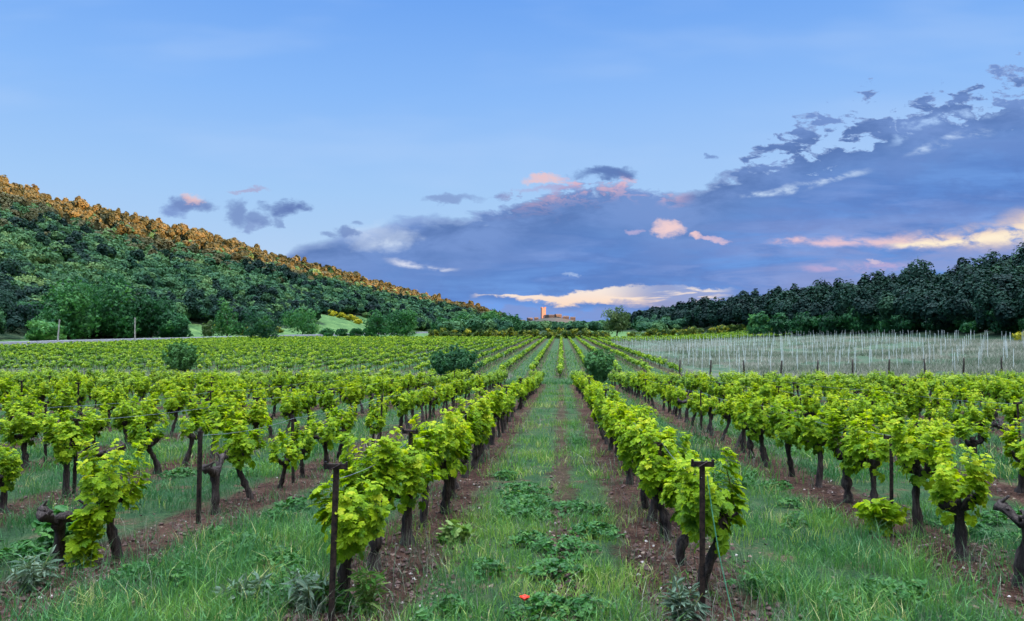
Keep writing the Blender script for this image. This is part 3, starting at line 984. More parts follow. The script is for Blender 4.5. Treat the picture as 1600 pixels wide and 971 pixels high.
def place_posts():
    var = [post_mesh(.96), post_mesh(1.03), post_mesh(.92)]
    pl = post_mesh(.98, False)
    for k, ys in POSTS.items():
        x0 = ROW0 + k * ROWSP
        n = 0
        tops = []
        for i, y in enumerate(ys):
            x = x0 + (rng.normal(0, .03) if i else 0)
            if (k, i) == (0, 0): x -= .085
            if (k, i) == (-1, 0): x -= .06
            p1, p2 = proj(x, y, gz(x, y) + .9)
            if not (-5 < p1 < 1605): continue
            n += 1
            z = gz(x, y)
            e = empty('trellis_post', (x, y, z), float(rng.normal(0, .12)))
            e.rotation_euler = (float(rng.normal(0, .02)), float(rng.normal(0, .025)), float(rng.normal(.1, .12)))
            tee = not (k == -2 and i == 0) and rng.random() > .2 or abs(k + .5) < 1
            sh, cb = var[int(rng.integers(3))] if tee else pl
            link('shaft', sh, e)
            if cb: link('crossbar', cb, e)
            look = 'dark steel post with short crossbar' if tee else 'plain dark steel post'
            tag(e, f'{look}, {ordinal(n)} along the {row_name(k)}', 'post', 'trellis posts in the vine rows')
            tops.append((x, y, z + .93))
        if len(tops) > 2 and -4 <= k <= 3:
            P = []
            for a, b in zip(tops[:-1], tops[1:]):
                for s in np.linspace(0, 1, 6, endpoint=False):
                    P.append(np.array(a) * (1 - s) + np.array(b) * s - np.array([0, 0, .05 * 4 * s * (1 - s)]))
            P.append(np.array(tops[-1]))
            g = Geo(); g.add(*tube(P, .003, 4))
            tag(g.build('trellis_wire', [GALV]), f'thin grey wire strung post to post along the {row_name(k)}', 'wire', 'trellis wires')
    # green tie cord from the front right post to the ground
    x, y = ROW0 - .085, 4.95
    z = gz(x, y)
    g = Geo()
    P = np.array([(x + .03, y - .03, z + .95), (x + .06, y - .03, z + .72), (x + .10, y - .04, z + .45), (x + .15, y - .06, z + .2), (x + .2, y - .08, z - .02)])
    g.add(*tube(P, [.003, .0035, .004, .004, .0035], 6))
    tag(g.build('tie_cord', [CORD]), 'green cord hanging from the front post right of the aisle down to the ground', 'cord')


place_posts()

# ------------------------------------------------------------------ field of stakes on the right
def place_stakes():
    g = Geo(); g.add(*tube([(0, 0, -.2), (.005, 0, .6), (0, .004, 1.2), (.006, 0, 1.75)], [.021, .020, .020, .017], 6))
    me = g.mesh('stake', [STAKE])
    pts = []
    for i in range(0, 40):
        for j in range(0, 50):
            x = 13.2 + i * 2.5; y = 66 + j * 4.4 + (i % 2) * .6
            x += rng.normal(0, .1); y += rng.normal(0, .35)
            if x > .62 * y + 1.5 or x > np.interp(y, RF_Y, RF_X) - 4 or y > 186: continue
            pts.append((math.hypot(x, y), x, y))
    pts.sort()
    print('stakes', len(pts))
    for d, x, y in pts[:300]:
        o = link('vine_stake', me, None, (x, y, gz(x, y)))
        o.rotation_euler = (float(rng.normal(0, .02)), float(rng.normal(0, .025)), float(rng.uniform(0, 6)))
        o.scale = (1, 1, float(rng.uniform(.88, 1.08)))
        tag(o, 'thin white stake standing in the pale dry-grass field on the right', 'stake', 'white stakes in the dry-grass field')
    gs = Geo()
    for d, x, y in pts[300:]:
        V, T, Q = tube(np.array([(0, 0, -.2), (rng.normal(0, .02), 0, .8), (rng.normal(0, .04), rng.normal(0, .03), 1.68)]) + np.array([x, y, gz(x, y)]), [.021, .020, .017], 5)
        gs.add(V, T, Q)
    tag(gs.build('distant_stakes', [STAKE]), 'thin white stakes far back in the pale dry-grass field', 'stakes', kind='stuff')
    # dark wooden posts along its near edge
    ws = Geo(); ws.add(*tube([(0, 0, -.2), (.01, 0, .5), (0, .01, 1.0), (.01, 0, 1.45)], [.075, .072, .068, .062], 8, .08, 4))
    wm = ws.mesh('wooden_post', [WOODP], True)
    for i, px in enumerate([1058, 1105, 1157, 1211, 1265, 1318, 1371, 1425, 1480, 1535, 1586]):
        y = 60.5 + i * .15
        x = px2x(px, y)
        o = link('wooden_post', wm, None, (x, y, gz(x, y)))
        o.rotation_euler = (float(rng.normal(0, .04)), float(rng.normal(.05, .05)), i * 1.3)
        tag(o, f'dark leaning wooden post, {ordinal(i + 1)} from the left along the dry-grass field edge', 'post', 'wooden posts edging the dry-grass field')


place_stakes()

# ------------------------------------------------------------------ grass and ground cover
def blades(g, x, y, h, w, lean, tint, mat=0, segs=2):
    n = len(x)
    if n == 0: return
    z = ground(x, y) - .01
    a = rng.uniform(0, 2 * np.pi, n)
    la = rng.uniform(0, 2 * np.pi, n)
    dx, dy = np.cos(a) * w / 2, np.sin(a) * w / 2
    lx, ly = np.cos(la) * lean * h, np.sin(la) * lean * h
    V = []
    if segs == 2:
        for s, k in ((0, 1.0), (.5, .8)):
            px, py, pz = x + lx * s * s, y + ly * s * s, z + h * s
            V += [np.stack([px - dx * k, py - dy * k, pz], 1), np.stack([px + dx * k, py + dy * k, pz], 1)]
        V.append(np.stack([x + lx, y + ly, z + h * (1 - .25 * lean)], 1))
        V = np.stack(V, 1)
        o = (np.arange(n) * 5)[:, None]
        g.add(V.reshape(-1, 3), np.array([[2, 3, 4]]) + o, np.array([[0, 1, 3, 2]]) + o, mat, np.repeat(tint, 5))
    else:
        V = np.stack([np.stack([x - dx, y - dy, z], 1), np.stack([x + dx, y + dy, z], 1), np.stack([x + lx, y + ly, z + h], 1)], 1)
        g.add(V.reshape(-1, 3), np.arange(n * 3).reshape(-1, 3), None, mat, np.repeat(tint, 3))


def rowdist(x):
    p = (x - ROW0) / ROWSP
    return np.abs(p - np.round(p)) * ROWSP


def wedge(n, y0, y1, pw=1.0):
    """points inside the seen wedge of the field, denser near"""
    u = rng.random(n)
    y = (y0 ** (-pw) + u * (y1 ** (-pw) - y0 ** (-pw))) ** (-1 / pw) if pw else y0 + u * (y1 - y0)
    x = rng.uniform(-.80, .66, n) * y + rng.uniform(-.7, .7, n)
    return x, y


def build_grass():
    g = Geo()
    for (nc, y0, y1, per, spread, hm, wm, segs) in ((6000, 4.2, 11, 13, .085, .13, .0065, 2), (6500, 11, 26, 11, .13, .15, .013, 2), (6500, 26, 52, 9, .22, .17, .026, 1)):
        cx, cy = wedge(nc, y0, y1, .5)
        pat = vnoise(cx, cy, 1.1, 21) * .6 + vnoise(cx, cy, .4, 22) * .4
        rd = rowdist(cx)
        ctr = np.abs(cx) < .16
        pr = np.where(rd < .42, .14, .92) * np.where(ctr & (cy < 30), .3, 1) * sstep(pat, -.5, .2)
        k = rng.random(nc) < pr
        cx, cy, pat = cx[k], cy[k], pat[k]
        hc = hm * rng.uniform(.45, 1.5, len(cx)) * (1 + .5 * pat)
        # the strips out beside the aisle grow taller and bluer
        side = np.abs(cx + .2) > 1.4
        hc = hc * np.where(side, 1.2, .85)
        tc = np.clip(np.where(side, .36, .56) + .30 * vnoise(cx, cy, .8, 77) + .12 * pat + rng.normal(0, .09, len(cx)), 0, 1)
        dry = rng.random(len(cx)) < .06
        tc = np.where(dry, .95, tc)
        x = np.repeat(cx, per) + rng.normal(0, spread, len(cx) * per)
        y = np.repeat(cy, per) + rng.normal(0, spread, len(cx) * per)
        h = np.repeat(hc, per) * rng.uniform(.5, 1.25, len(x))
        t = np.clip(np.repeat(tc, per) + rng.normal(0, .07, len(x)), 0, 1)
        blades(g, x, y, h, wm * rng.uniform(.6, 1.3, len(x)), rng.uniform(.15, .95, len(x)), t, 0, segs)
    # the grassy lip at the end of the near field, and the track
    n = 9000
    x = rng.uniform(-45, 36, n); y = rng.normal(50.2, .35, n)
    blades(g, x, y, rng.uniform(.12, .34, n), np.full(n, .035), rng.uniform(.1, .6, n), np.clip(rng.normal(.25, .1, n), 0, 1), 0, 1)
    n = 15000
    x = rng.uniform(-50, 40, n); y = rng.uniform(51, 60, n)
    blades(g, x, y, rng.uniform(.05, .2, n), np.full(n, .04), rng.uniform(.1, .7, n), np.clip(rng.normal(.42, .12, n), 0, 1), 0, 1)
    # ground between the far rows
    n = 26000
    y = rng.uniform(61, 130, n); x = rng.uniform(-.78, .1, n) * y
    blades(g, x, y, rng.uniform(.08, .3, n), np.full(n, .08), rng.uniform(.1, .7, n), np.clip(rng.normal(.5, .2, n), 0, 1), 0, 1)
    tag(g.build('grass', [GRASS]), 'green grass growing between the vine rows', 'grass', kind='stuff')


build_grass()


def build_dry():
    g = Geo()
    # wisps under the vines and in the corners of the near field
    for (nc, y0, y1, wm) in ((1500, 4.2, 12, .004), (1800, 12, 50, .011)):
        cx, cy = wedge(nc, y0, y1, .6)
        rd = rowdist(cx)
        k = rng.random(nc) < np.where(rd < .5, .5, .18)
        cx, cy = cx[k], cy[k]
        per = 9
        x = np.repeat(cx, per) + rng.normal(0, .09, len(cx) * per); y = np.repeat(cy, per) + rng.normal(0, .09, len(cx) * per)
        blades(g, x, y, rng.uniform(.10, .32, len(x)), wm * rng.uniform(.6, 1.4, len(x)), rng.uniform(.1, 1.0, len(x)), np.clip(rng.normal(.35, .2, len(x)), 0, 1), 0, 2)
    # pale strip along the far side of the track
    n = 13000
    x = rng.uniform(-62, 8, n); y = rng.normal(60.8, 1.4, n) + .02 * np.abs(x)
    k = (vnoise(x, y, 3, 31) > -.35) & ((x < -4) | (x > 3)); x, y = x[k], y[k]
    blades(g, x, y, rng.uniform(.2, .5, len(x)), np.full(len(x), .045), rng.uniform(.1, .6, len(x)), np.clip(rng.normal(.65, .2, len(x)), 0, 1), 0, 1)
    # the field of stakes
    n = 110000
    y = 58 + 130 * rng.random(n) ** 1.35; x = 10.5 + rng.random(n) ** .8 * (.66 * y - 10)
    k = (x < np.interp(y, RF_Y, RF_X) - 1) & (vnoise(x, y * .5, 5, 33) + .6 * vnoise(x, y, 1.6, 34) > -.25)
    x, y = x[k], y[k]
    blades(g, x, y, rng.uniform(.2, .55, len(x)), .07 * rng.uniform(.5, 1.4, len(x)), rng.uniform(.1, .7, len(x)), np.clip(rng.normal(.58, .2, len(x)) + .35 * vnoise(x * .5, y, 5, 35), 0, 1), 0, 1)
    tag(g.build('dry_grass', [DRYG]), 'pale dry grass in wisps and across the right field', 'grass', kind='stuff')


build_dry()


def build_weeds():
    g = Geo()
    C = [(-.45, 8.3, .3), (-.42, 9.0, .32), (-.5, 9.8, .3), (.02, 6.6, .28), (.3, 7.4, .25), (-.3, 6.9, .2), (.12, 8.6, .25), (-3.3, 5.6, .2), (-2.9, 6.6, .25)]
    for _ in range(170):
        x, y = wedge(1, 4.3, 30, .4)
        if rowdist(x[0]) > .5: C.append((x[0], y[0], rng.uniform(.08, .26)))
    for x0, y0, r0 in C:
        n = int(1600 * r0 * r0 * (1.6 if y0 < 12 else .8)) + 14
        a = rng.uniform(0, 6.28, n); q = np.sqrt(rng.random(n)) * r0 * (1 + .35 * np.sin(3 * a + x0 * 9))
        x, y = x0 + np.cos(a) * q, y0 + np.sin(a) * q * 1.2
        P = np.stack([x, y, ground(x, y) + rng.uniform(.02, .13, n) * (1 - .5 * (q / r0) ** 2)], 1)
        Nn = np.stack([rng.normal(0, .45, n), rng.normal(0, .45, n), np.ones(n)], 1)
        D = rng.normal(0, 1, (n, 3))
        scatter(g, SV, None, SQ, P, Nn, D, rng.uniform(.04, .085, n), 0, np.clip(rng.normal(.45, .17, n), 0, 1))
    tag(g.build('ground_weeds', [WEED]), 'low dark green broad-leaved weeds in patches on the ground', 'weeds', kind='stuff')


build_weeds()


def build_litter():
    g = Geo()
    n = 5200
    x, y = wedge(n, 4.2, 24, .7)
    k = (rowdist(x - .1) < .55) | (np.abs(x) < .2) | (rng.random(n) < .15)
    x, y = x[k], y[k]
    n = len(x)
    P = np.stack([x, y, ground(x, y) + .008], 1)
    Nn = np.stack([rng.normal(0, .35, n), rng.normal(0, .35, n), np.ones(n)], 1)
    scatter(g, QV * np.array([1, 1, 1.5]), None, QQ, P, Nn, rng.normal(0, 1, (n, 3)), rng.uniform(.015, .05, n), 0, .5)
    # clods and stones
    ico = np.array([(0, 0, .6), (.5, .1, .2), (.1, .55, .15), (-.5, .2, .2), (-.2, -.5, .15), (.3, -.45, .2), (0, 0, -.3)])
    it = [(0, 1, 2), (0, 2, 3), (0, 3, 4), (0, 4, 5), (0, 5, 1), (6, 2, 1), (6, 3, 2), (6, 4, 3), (6, 5, 4), (6, 1, 5)]
    n = 7000
    x, y = wedge(n, 4.2, 22, .8)
    k = (rowdist(x - .1) < .5) | (np.abs(x) < .16)
    x, y = x[k], y[k]; n = len(x)
    P = np.stack([x, y, ground(x, y)], 1)
    m = rng.choice([1, 2] + [3] * 14, n)
    for mm, s in ((1, .026), (2, .018), (3, .042)):
        q = m == mm
        scatter(g, ico, it, None, P[q], np.tile([[0, 0, 1.0]], (q.sum(), 1)) + rng.normal(0, .3, (q.sum(), 3)), rng.normal(0, 1, (q.sum(), 3)), s * rng.uniform(.5, 1.5, q.sum()), {1: 1, 2: 1, 3: 2}[mm], .5)
    tag(g.build('ground_litter', [TWIG, STONE, CLOD]), 'dead leaves, clods and small pale stones on the bare soil', 'litter', kind='stuff')


CLOD = mat_plain('soil_clod', (.05, .03, .026), (.12, .075, .065), 12, .95, 0, .6)
build_litter()


def poppy(x, y, h, label):
    e = empty('poppy', (x, y, gz(x, y)))
    g = Geo(); g.add(*tube([(0, 0, -.02), (.01, 0, h * .5), (0, .01, h)], .003, 5)); g.build('stem', [STEM], e)
    g = Geo()
    for k in range(5):
        a = k * 1.257
        u = np.linspace(-.6, .6, 5)
        V = [(0, .01, h)]
        for s, zz in ((.5, .018), (1, .035)):
            for q in u: V.append((.034 * s * math.sin(a + q), .01 + .034 * s * math.cos(a + q), h + zz - .01 * abs(q)))
        T = [(0, 1 + i, 2 + i) for i in range(4)]
        Q = [(1 + i, 6 + i, 7 + i, 2 + i) for i in range(4)]
        g.add(V, T, Q)
    g.build('petals', [PETAL], e)
    tag(e, label, 'flower', 'red poppies')


poppy(px2x(820, 5.05), 5.0, .10, 'small red poppy in the grass at the front of the aisle')
poppy(px2x(1577, 6.05), 6.0, .33, 'taller red poppy beside the bare vine stock at the right edge')


def sprout(name, x, y, h, r, label, mat, n=260, tall=False, cat='plant', lo=.5):
    """leafy plant on the ground: vine shoots or a tall herb"""
    e = empty(name, (x, y, gz(x, y)))
    gs, gf = Geo(), Geo()
    for k in range(7 if tall else 10):
        a = rng.uniform(0, 6.28); s = np.linspace(0, 1, 6)[:, None]
        P = np.array([[0, 0, -.02]]) + np.array([[math.cos(a) * r * rng.uniform(.2, .9), math.sin(a) * r * rng.uniform(.2, .9), 0]]) * s ** 1.2 + np.array([[0, 0, h * rng.uniform(.7, 1.05)]]) * s
        gs.add(*tube(P, np.linspace(.005, .002, 6), 4, 0, k))
        m = n // 10
        u = rng.uniform(.08, 1, m)
        Q = np.stack([np.interp(u, s[:, 0], P[:, i]) for i in range(3)], 1)
        D = rng.normal(0, 1, (m, 3)) + np.array([0, 0, .5 if tall else -.2])
        Nn = rng.normal(0, .5, (m, 3)) + np.array([0, 0, 1.0])
        if tall: scatter(gf, np.array([(0, 0, 0), (.12, .5, .02), (0, 1, -.12), (-.12, .5, .02)]), None, QQ, Q, Nn, D, rng.uniform(.06, .13, m), 0, np.clip(rng.normal(lo, .12, m), 0, 1))
        else: scatter(gf, LV, LT, None, Q + rng.normal(0, .03, (m, 3)), Nn, D, rng.uniform(.06, .12, m), 0, np.clip(rng.normal(lo + .1, .14, m), 0, 1))
    gs.build('stems', [VINE_SHOOT], e)
    gf.build('leaves', [mat], e)
    tag(e, label, cat)


sprout('vine_sprout', 3.1, 7.55, .36, .30, 'bright green low vine sprout at the foot of the second row right', VINE_LEAF, 260, False, 'plant', .6)
sprout('vine_sprout', -3.98, 6.0, .55, .16, 'leafy vine suckers hanging down a dark trunk at the front left', VINE_LEAF, 260, False, 'plant', .45)
sprout('tall_weed', -1.30, 4.95, .34, .13, 'upright bright green weed beside the front post left of the aisle', WEED, 300, True, 'weed', .85)
sprout('tall_weed', -1.52, 6.9 - 1.9, .22, .2, 'spreading green weed at the foot of the front left vine', WEED, 200, True, 'weed', .6)
sprout('round_weed', -.98, 6.9, .16, .14, 'round bright green weed on the bare soil left of the aisle', WEED, 240, False, 'weed', .75)
sprout('round_weed', -4.6, 6.6, .3, .28, 'dark green leafy weed clump at the left edge behind the bare stock', WEED, 420, False, 'weed', .4)

SILV = mat_leaf('silver_leaf', [(0.0, (.05, .11, .07)), (.5, (.12, .19, .13)), (1.0, (.26, .32, .23))], .7, .2, None, 0, .1)
for px, Y, h, r, lab in ((478, 5.0, .26, .2, 'silvery grey-green weed at the foot of the front left vine'), (20, 5.3, .24, .25, 'silvery weed in the bottom left corner'),
                         (385, 5.05, .2, .22, 'silvery weed between the two front left rows'), (1065, 4.95, .24, .14, 'silvery grass-like weed left of the front right post')):
    sprout('silvery_weed', px2x(px, Y), Y, h, r, lab, SILV, 420, True, 'weed', .5)

# ------------------------------------------------------------------ trees and bushes
def crown_points(r, n, rx, ry, rz, cz, lobes=18, lobe_r=.42, flat=0.0):
    """leaf positions over a heap of lobes -> uneven outline with gaps"""
    L = []
    for _ in range(lobes):
        v = norm(r.normal(0, 1, 3)); v[2] = v[2] * 1.05 if v[2] > 0 else v[2] * .9
        q = r.uniform(.35, .78)
        L.append(v * q)
    for j in range(lobes // 3):
        a = r.uniform(0, 6.28); q = r.uniform(.3, .72)
        L[j] = np.array([math.cos(a) * q, math.sin(a) * q, r.uniform(-.8, -.45)])
    L = np.array(L)
    k = r.integers(0, lobes, n)
    u = norm(r.normal(0, 1, (n, 3)))
    lr = (lobe_r * r.uniform(.65, 1.2, lobes))[k]
    rad = lr * np.clip(r.normal(.9, .16, n), .2, 1.25)
    p = L[k] + u * rad[:, None]
    P = p * np.array([rx, ry, rz]) + np.array([0, 0, cz])
    return P, norm(u + .6 * p), u, k


def make_tree(name, label, x, y, h, w, mat, n=1500, trunk=.25, size=.5, cat='tree', group=None, lobes=18, tint=.5, seed=None, base=None, trunks=1, sink=0.0):
    r = np.random.default_rng(int(seed if seed is not None else rng.integers(1 << 30)))
    z = gz(x, y) - sink
    e = empty(name, (x, y, z))
    gt = Geo()
    ht = h * trunk
    for tk in range(trunks):
        o = np.array([0, 0, 0]) if tk == 0 else np.array([r.normal(0, w * .12), r.normal(0, w * .12), 0])
        s = np.linspace(0, 1, 7)
        P = o + np.stack([.04 * w * np.sin(s * 3 + tk), .04 * w * np.cos(s * 2.5 + tk), -.4 + (h * .6 + .4) * s], 1)
        R0 = max(.05, h * .022) / (1 if trunks == 1 else 1.7)
        gt.add(*tube(P, R0 * (1.25 - s * .85), 7, .12, tk))
        for j in range(5):
            a = r.uniform(0, 6.28); b0 = P[2 + j % 4]
            q = np.linspace(0, 1, 5)[:, None]
            B = b0 + np.array([[math.cos(a) * w * .33, math.sin(a) * w * .33, h * .22]]) * q
            gt.add(*tube(B, np.linspace(R0 * .5, R0 * .12, 5), 5, .1, j))
    gt.build('trunk', [TRUNK], e, True)
    gc = Geo()
    rz = (h - ht) / 2
    P, Nn, u, k = crown_points(r, n, w / 2, w / 2, rz, ht + rz, lobes)
    P[:, 2] = np.clip(P[:, 2], .05, None)
    lt = r.normal(0, .14, lobes)[k]
    scatter(gc, SV, None, SQ, P, Nn + r.normal(0, .45, (n, 3)), r.normal(0, 1, (n, 3)), size * r.uniform(.6, 1.4, n), 0, np.clip(tint + lt + r.normal(0, .12, n), 0, 1))
    gc.build('crown', [mat], e)
    tag(e, label, cat, group)
    return e


# big dark trees at the foot of the left hill
TL = [(18, 215, 472, 95, 'dark green tree at the left edge below the hill', .30), (72, 205, 440, 95, 'tall rounded dark green tree behind the leaning pale pole', .62),
      (150, 225, 432, 115, 'broadest dark tree in the clump below the left hill', .34), (212, 235, 446, 85, 'tall dark tree right of the broadest one in the left clump', .18),
      (252, 228, 486, 46, 'short dark tree at the right end of the left clump', .25), (112, 252, 446, 80, 'green tree rising behind the gap in the left clump', .66),
      (38, 190, 503, 60, 'low green tree in front of the left clump', .6)]
for px, Y, top, w, lab, tn in TL:
    x = px2x(px, Y); zt = 1.75 + (510 - top) / F_PX * Y
    make_tree('broadleaf_tree', lab, x, Y, 1.08 * (zt - gz(x, Y)), 1.1 * w / F_PX * Y, TREE_LEAF, 4200, .03, .95, 'tree', 'trees along the foot of the left hill', 26, tn)
TM = [('broadleaf_tree', 340, 262, 466, 42, .5, TREE_LEAF, 'narrow upright green tree in the meadow by the road', 1500),
      ('broadleaf_tree', 314, 265, 500, 28, .6, TREE_PALE, 'small pale tree left of the narrow upright one', 800),
      ('broadleaf_tree', 366, 268, 497, 34, .4, TREE_LEAF, 'small round tree right of the narrow upright one', 800),
      ('broadleaf_tree', 400, 212, 479, 62, .45, BUSH_LEAF, 'feathery dark tree at the vineyard edge in front of the road', 2600),
      ('broadleaf_tree', 463, 318, 476, 70, .55, TREE_LEAF, 'spreading green tree with pale trunk beyond the road', 2200),
      ('broadleaf_tree', 586, 300, 486, 50, .3, TREE_LEAF, 'dark tree touching the large round one on its left', 1600),
      ('broadleaf_tree', 630, 292, 479, 62, .42, TREE_LEAF, 'large round dark tree at the end of the road', 2800),
      ('broadleaf_tree', 690, 350, 494, 44, .4, TREE_LEAF, 'low dark tree right of the large round one', 1200),
      ('broadleaf_tree', 725, 400, 485, 46, .45, TREE_LEAF, 'rounded tree below the end of the left ridge', 1300),
      ('broadleaf_tree', 762, 400, 478, 44, .62, TREE_LEAF, 'lighter green tree at the tail of the left ridge', 1500),
      ('broadleaf_tree', 795, 430, 487, 36, .4, TREE_LEAF, 'dark tree between the left ridge and the village', 1000),
      ('field_tree', 962, 246, 479, 44, .6, TREE_PALE, 'lone pale-topped tree standing at the far end of the vineyard', 2400)]
for nm, px, Y, top, w, tn, mt, lab, n in TM:
    x = px2x(px, Y); zt = 1.75 + (510 - top) / F_PX * Y
    make_tree(nm, lab, x, Y, zt - gz(x, Y), w / F_PX * Y, mt, n, .04 if nm != 'field_tree' else .22, .0026 * Y, 'tree', None, 20, tn)
# bushes standing in the middle of the vineyard
def feathery(label, px, Y, h, w, tint, seed, n=70):
    r = np.random.default_rng(seed)
    x = px2x(px, Y)
    e = empty('feathery_bush', (x, Y, gz(x, Y)))
    gs, gc = Geo(), Geo()
    for k in range(n):
        a = r.uniform(0, 6.28); q = r.random() ** .6
        L = h * r.uniform(.55, 1.04) * (1 - .28 * q * q)
        s_ = np.linspace(0, 1, 7)[:, None]
        P = np.array([[math.cos(a) * .15 * q, math.sin(a) * .15 * q, -.05]]) + np.array([[math.cos(a), math.sin(a), 0]]) * (w / 2 * q * s_ ** .75) + np.array([[0, 0, 1.0]]) * L * s_ + .05 * np.sin(s_ * 7 + k)
        gs.add(*tube(P, np.linspace(.022, .004, 7), 4, 0, k, False))
        m = int(34 * L)
        u = r.uniform(.16, 1.0, m)
        Q = np.stack([np.interp(u, s_[:, 0], P[:, i]) for i in range(3)], 1) + r.normal(0, .07, (m, 3))
        D = r.normal(0, .7, (m, 3)) + np.array([math.cos(a) * .4, math.sin(a) * .4, .8])
        Nn = r.normal(0, .5, (m, 3)) + np.array([math.cos(a) * .5, math.sin(a) * .5, .7])
        scatter(gc, SV, None, SQ, Q, Nn, D, r.uniform(.13, .27, m), 0, np.clip(tint + .18 * (u - .5) + r.normal(0, .13, m), 0, 1))
    gs.build('branches', [TRUNK], e)
    gc.build('foliage', [BUSH_LEAF], e)
    tag(e, label, 'bush')


feathery('dark feathery bush beside the cross track left of the aisle', 708, 54.5, 2.95, 4.0, .42, 5, 90)
feathery('tall narrow green bush beside the cross track right of the aisle', 936, 54.0, 2.7, 2.1, .85, 6, 55)
feathery('round green bush among the vines on the left of the field', 266, 66.0, 2.9, 3.3, .75, 7, 75)

# flowering broom
def broom(px, Y, h, w, label, group, tint=.62, base_py=None):
    x = px2x(px, Y)
    return make_tree('broom_bush', label, x, Y, h, w, BROOM, 420, .03, .0024 * Y, 'bush', group, 12, tint, trunks=2)


i = 0
for px in np.arange(675, 950, 13.5):
    i += 1
    broom(px + rng.normal(0, 3), 253 + rng.normal(0, 1.5), rng.uniform(2.4, 3.9), rng.uniform(4.0, 6.2), f'yellow-flowering broom bush, {ordinal(i)} from the left in the hedge left of the lone tree', 'broom hedge at the far end', rng.uniform(.36, .6))
i = 0
for px in np.arange(990, 1185, 14):
    i += 1
    broom(px + rng.normal(0, 3), 256 + rng.normal(0, 1.5), rng.uniform(2.2, 3.7), rng.uniform(4.0, 6.2), f'yellow-flowering broom bush, {ordinal(i)} from the left in the hedge right of the lone tree', 'broom hedge at the far end', rng.uniform(.34, .55))
i = 0
for px, Y in ((515, 468), (529, 464), (543, 468), (557, 463)):
    i += 1
    broom(px, Y, 4.6, 7.5, f'bright yellow broom bush on the meadow slope, {ordinal(i)} from the left of its patch', 'broom patch on the meadow slope', .85)
broom(372, 300, 4.5, 5, 'yellow broom bush behind the feathery dark tree by the road', None, .8)
broom(322, 300, 3.5, 5, 'yellow broom bush behind the narrow upright tree', None, .75)
broom(424, 345, 3, 6, 'yellow broom bush left of the spreading tree beyond the road', None, .75)
broom(1566, 112, 1.9, 2.7, 'yellow broom bush at the top of the stake field, left of a pair', None, .85)
broom(1592, 111, 2.1, 2.7, 'yellow broom bush at the top of the stake field, right of a pair', None, .85)
i = 0
for px in (505, 528, 552, 574):
    i += 1
    make_tree('low_shrub', f'dark low shrub behind the road, {ordinal(i)} from the left', px2x(px, 308), 308, 3.6, 7, TREE_LEAF, 500, .04, .8, 'bush', 'dark shrubs behind the road', 10, .35)

# trees in front of the right wood
i = 0
for px, f_, top, w in ((1180, 1, 488, 40), (1215, .6, 490, 44), (1250, .5, 487, 60), (1292, .4, 484, 56), (1335, .4, 480, 60), (1372, .3, 492, 46), (1412, .3, 478, 62), (1455, .3, 486, 54), (1500, .25, 482, 58), (1545, .2, 480, 60), (1590, .2, 486, 60)):
    i += 1
    Y = 205 - (px - 1180) * .20
    x = px2x(px, Y); zt = 1.75 + (510 - top) / F_PX * Y
    make_tree('woodland_tree', f'rounded dark tree, {ordinal(i)} from the left along the front of the right wood', x, Y, zt - gz(x, Y), w / F_PX * Y, TREE_LEAF, 1800, .02, .0042 * Y, 'tree', 'trees along the front of the right wood', 16, rng.uniform(.1, .45))
make_tree('pine_tree', 'tall pine standing above the right wood at the edge of the picture', px2x(1592, 165), 165, 1.75 + (510 - 380) / F_PX * 165 - gz(px2x(1592, 165), 165), 8.5, PINE_LEAF, 2600, .3, .62, 'tree', None, 22, .4)


def forest(name, label, pts, mat, seed, pine=.3, sizes=None, tint0=.45):
    """woodland read as one mass: every tree is a heap of leaf clumps on a short trunk"""
    r = np.random.default_rng(seed)
    g = Geo()
    n = len(pts)
    x, y = pts[:, 0], pts[:, 1]
    z = ground(x, y)
    h, w = sizes
    for lo, hi, nq, k in ((0, 180, 560, .0032), (180, 260, 420, .0030), (260, 420, 290, .0029), (420, 620, 180, .0029), (620, 1000, 100, .0030), (1000, 5000, 30, .004)):
        m = (y >= lo) & (y < hi)
        c = int(m.sum())
        if c == 0: continue
        lob = 5
        L = norm(r.normal(0, 1, (c, lob, 3))) * r.uniform(.15, .58, (c, lob, 1)); L[..., 2] = np.abs(L[..., 2]) * 1.0 - .12
        kk = r.integers(0, lob, (c, nq))
        u = norm(r.normal(0, 1, (c, nq, 3))); u[..., 2] = np.where(r.random((c, nq)) < .65, np.abs(u[..., 2]), u[..., 2])
        p = np.take_along_axis(L, kk[..., None].repeat(3, -1), 1) + u * (.52 * np.clip(r.normal(.95, .09, (c, nq, 1)), .3, 1.2))
        P = p * np.stack([w[m] / 2, w[m] / 2, h[m] * .5], -1)[:, None, :]
        P[..., 0] += x[m][:, None]; P[..., 1] += y[m][:, None]; P[..., 2] += (z[m] + h[m] * .52)[:, None]
        Nn = (u + .35 * p).reshape(-1, 3) + r.normal(0, .13, (c * nq, 3))
        S = np.repeat(k * 1.15 * y[m], nq) * r.uniform(.6, 1.5, c * nq)
        tn = np.clip(np.repeat(tint0 + r.normal(0, .18, c) + .18 * vnoise(x[m], y[m], 35, 51), nq) + r.normal(0, .06, c * nq), 0, 1)
        scatter(g, QV, None, QQ, P.reshape(-1, 3), Nn, r.normal(0, 1, (c * nq, 3)), S, 0, tn)
    o = g.build(name, [mat])
    tag(o, label, 'forest', kind='stuff')


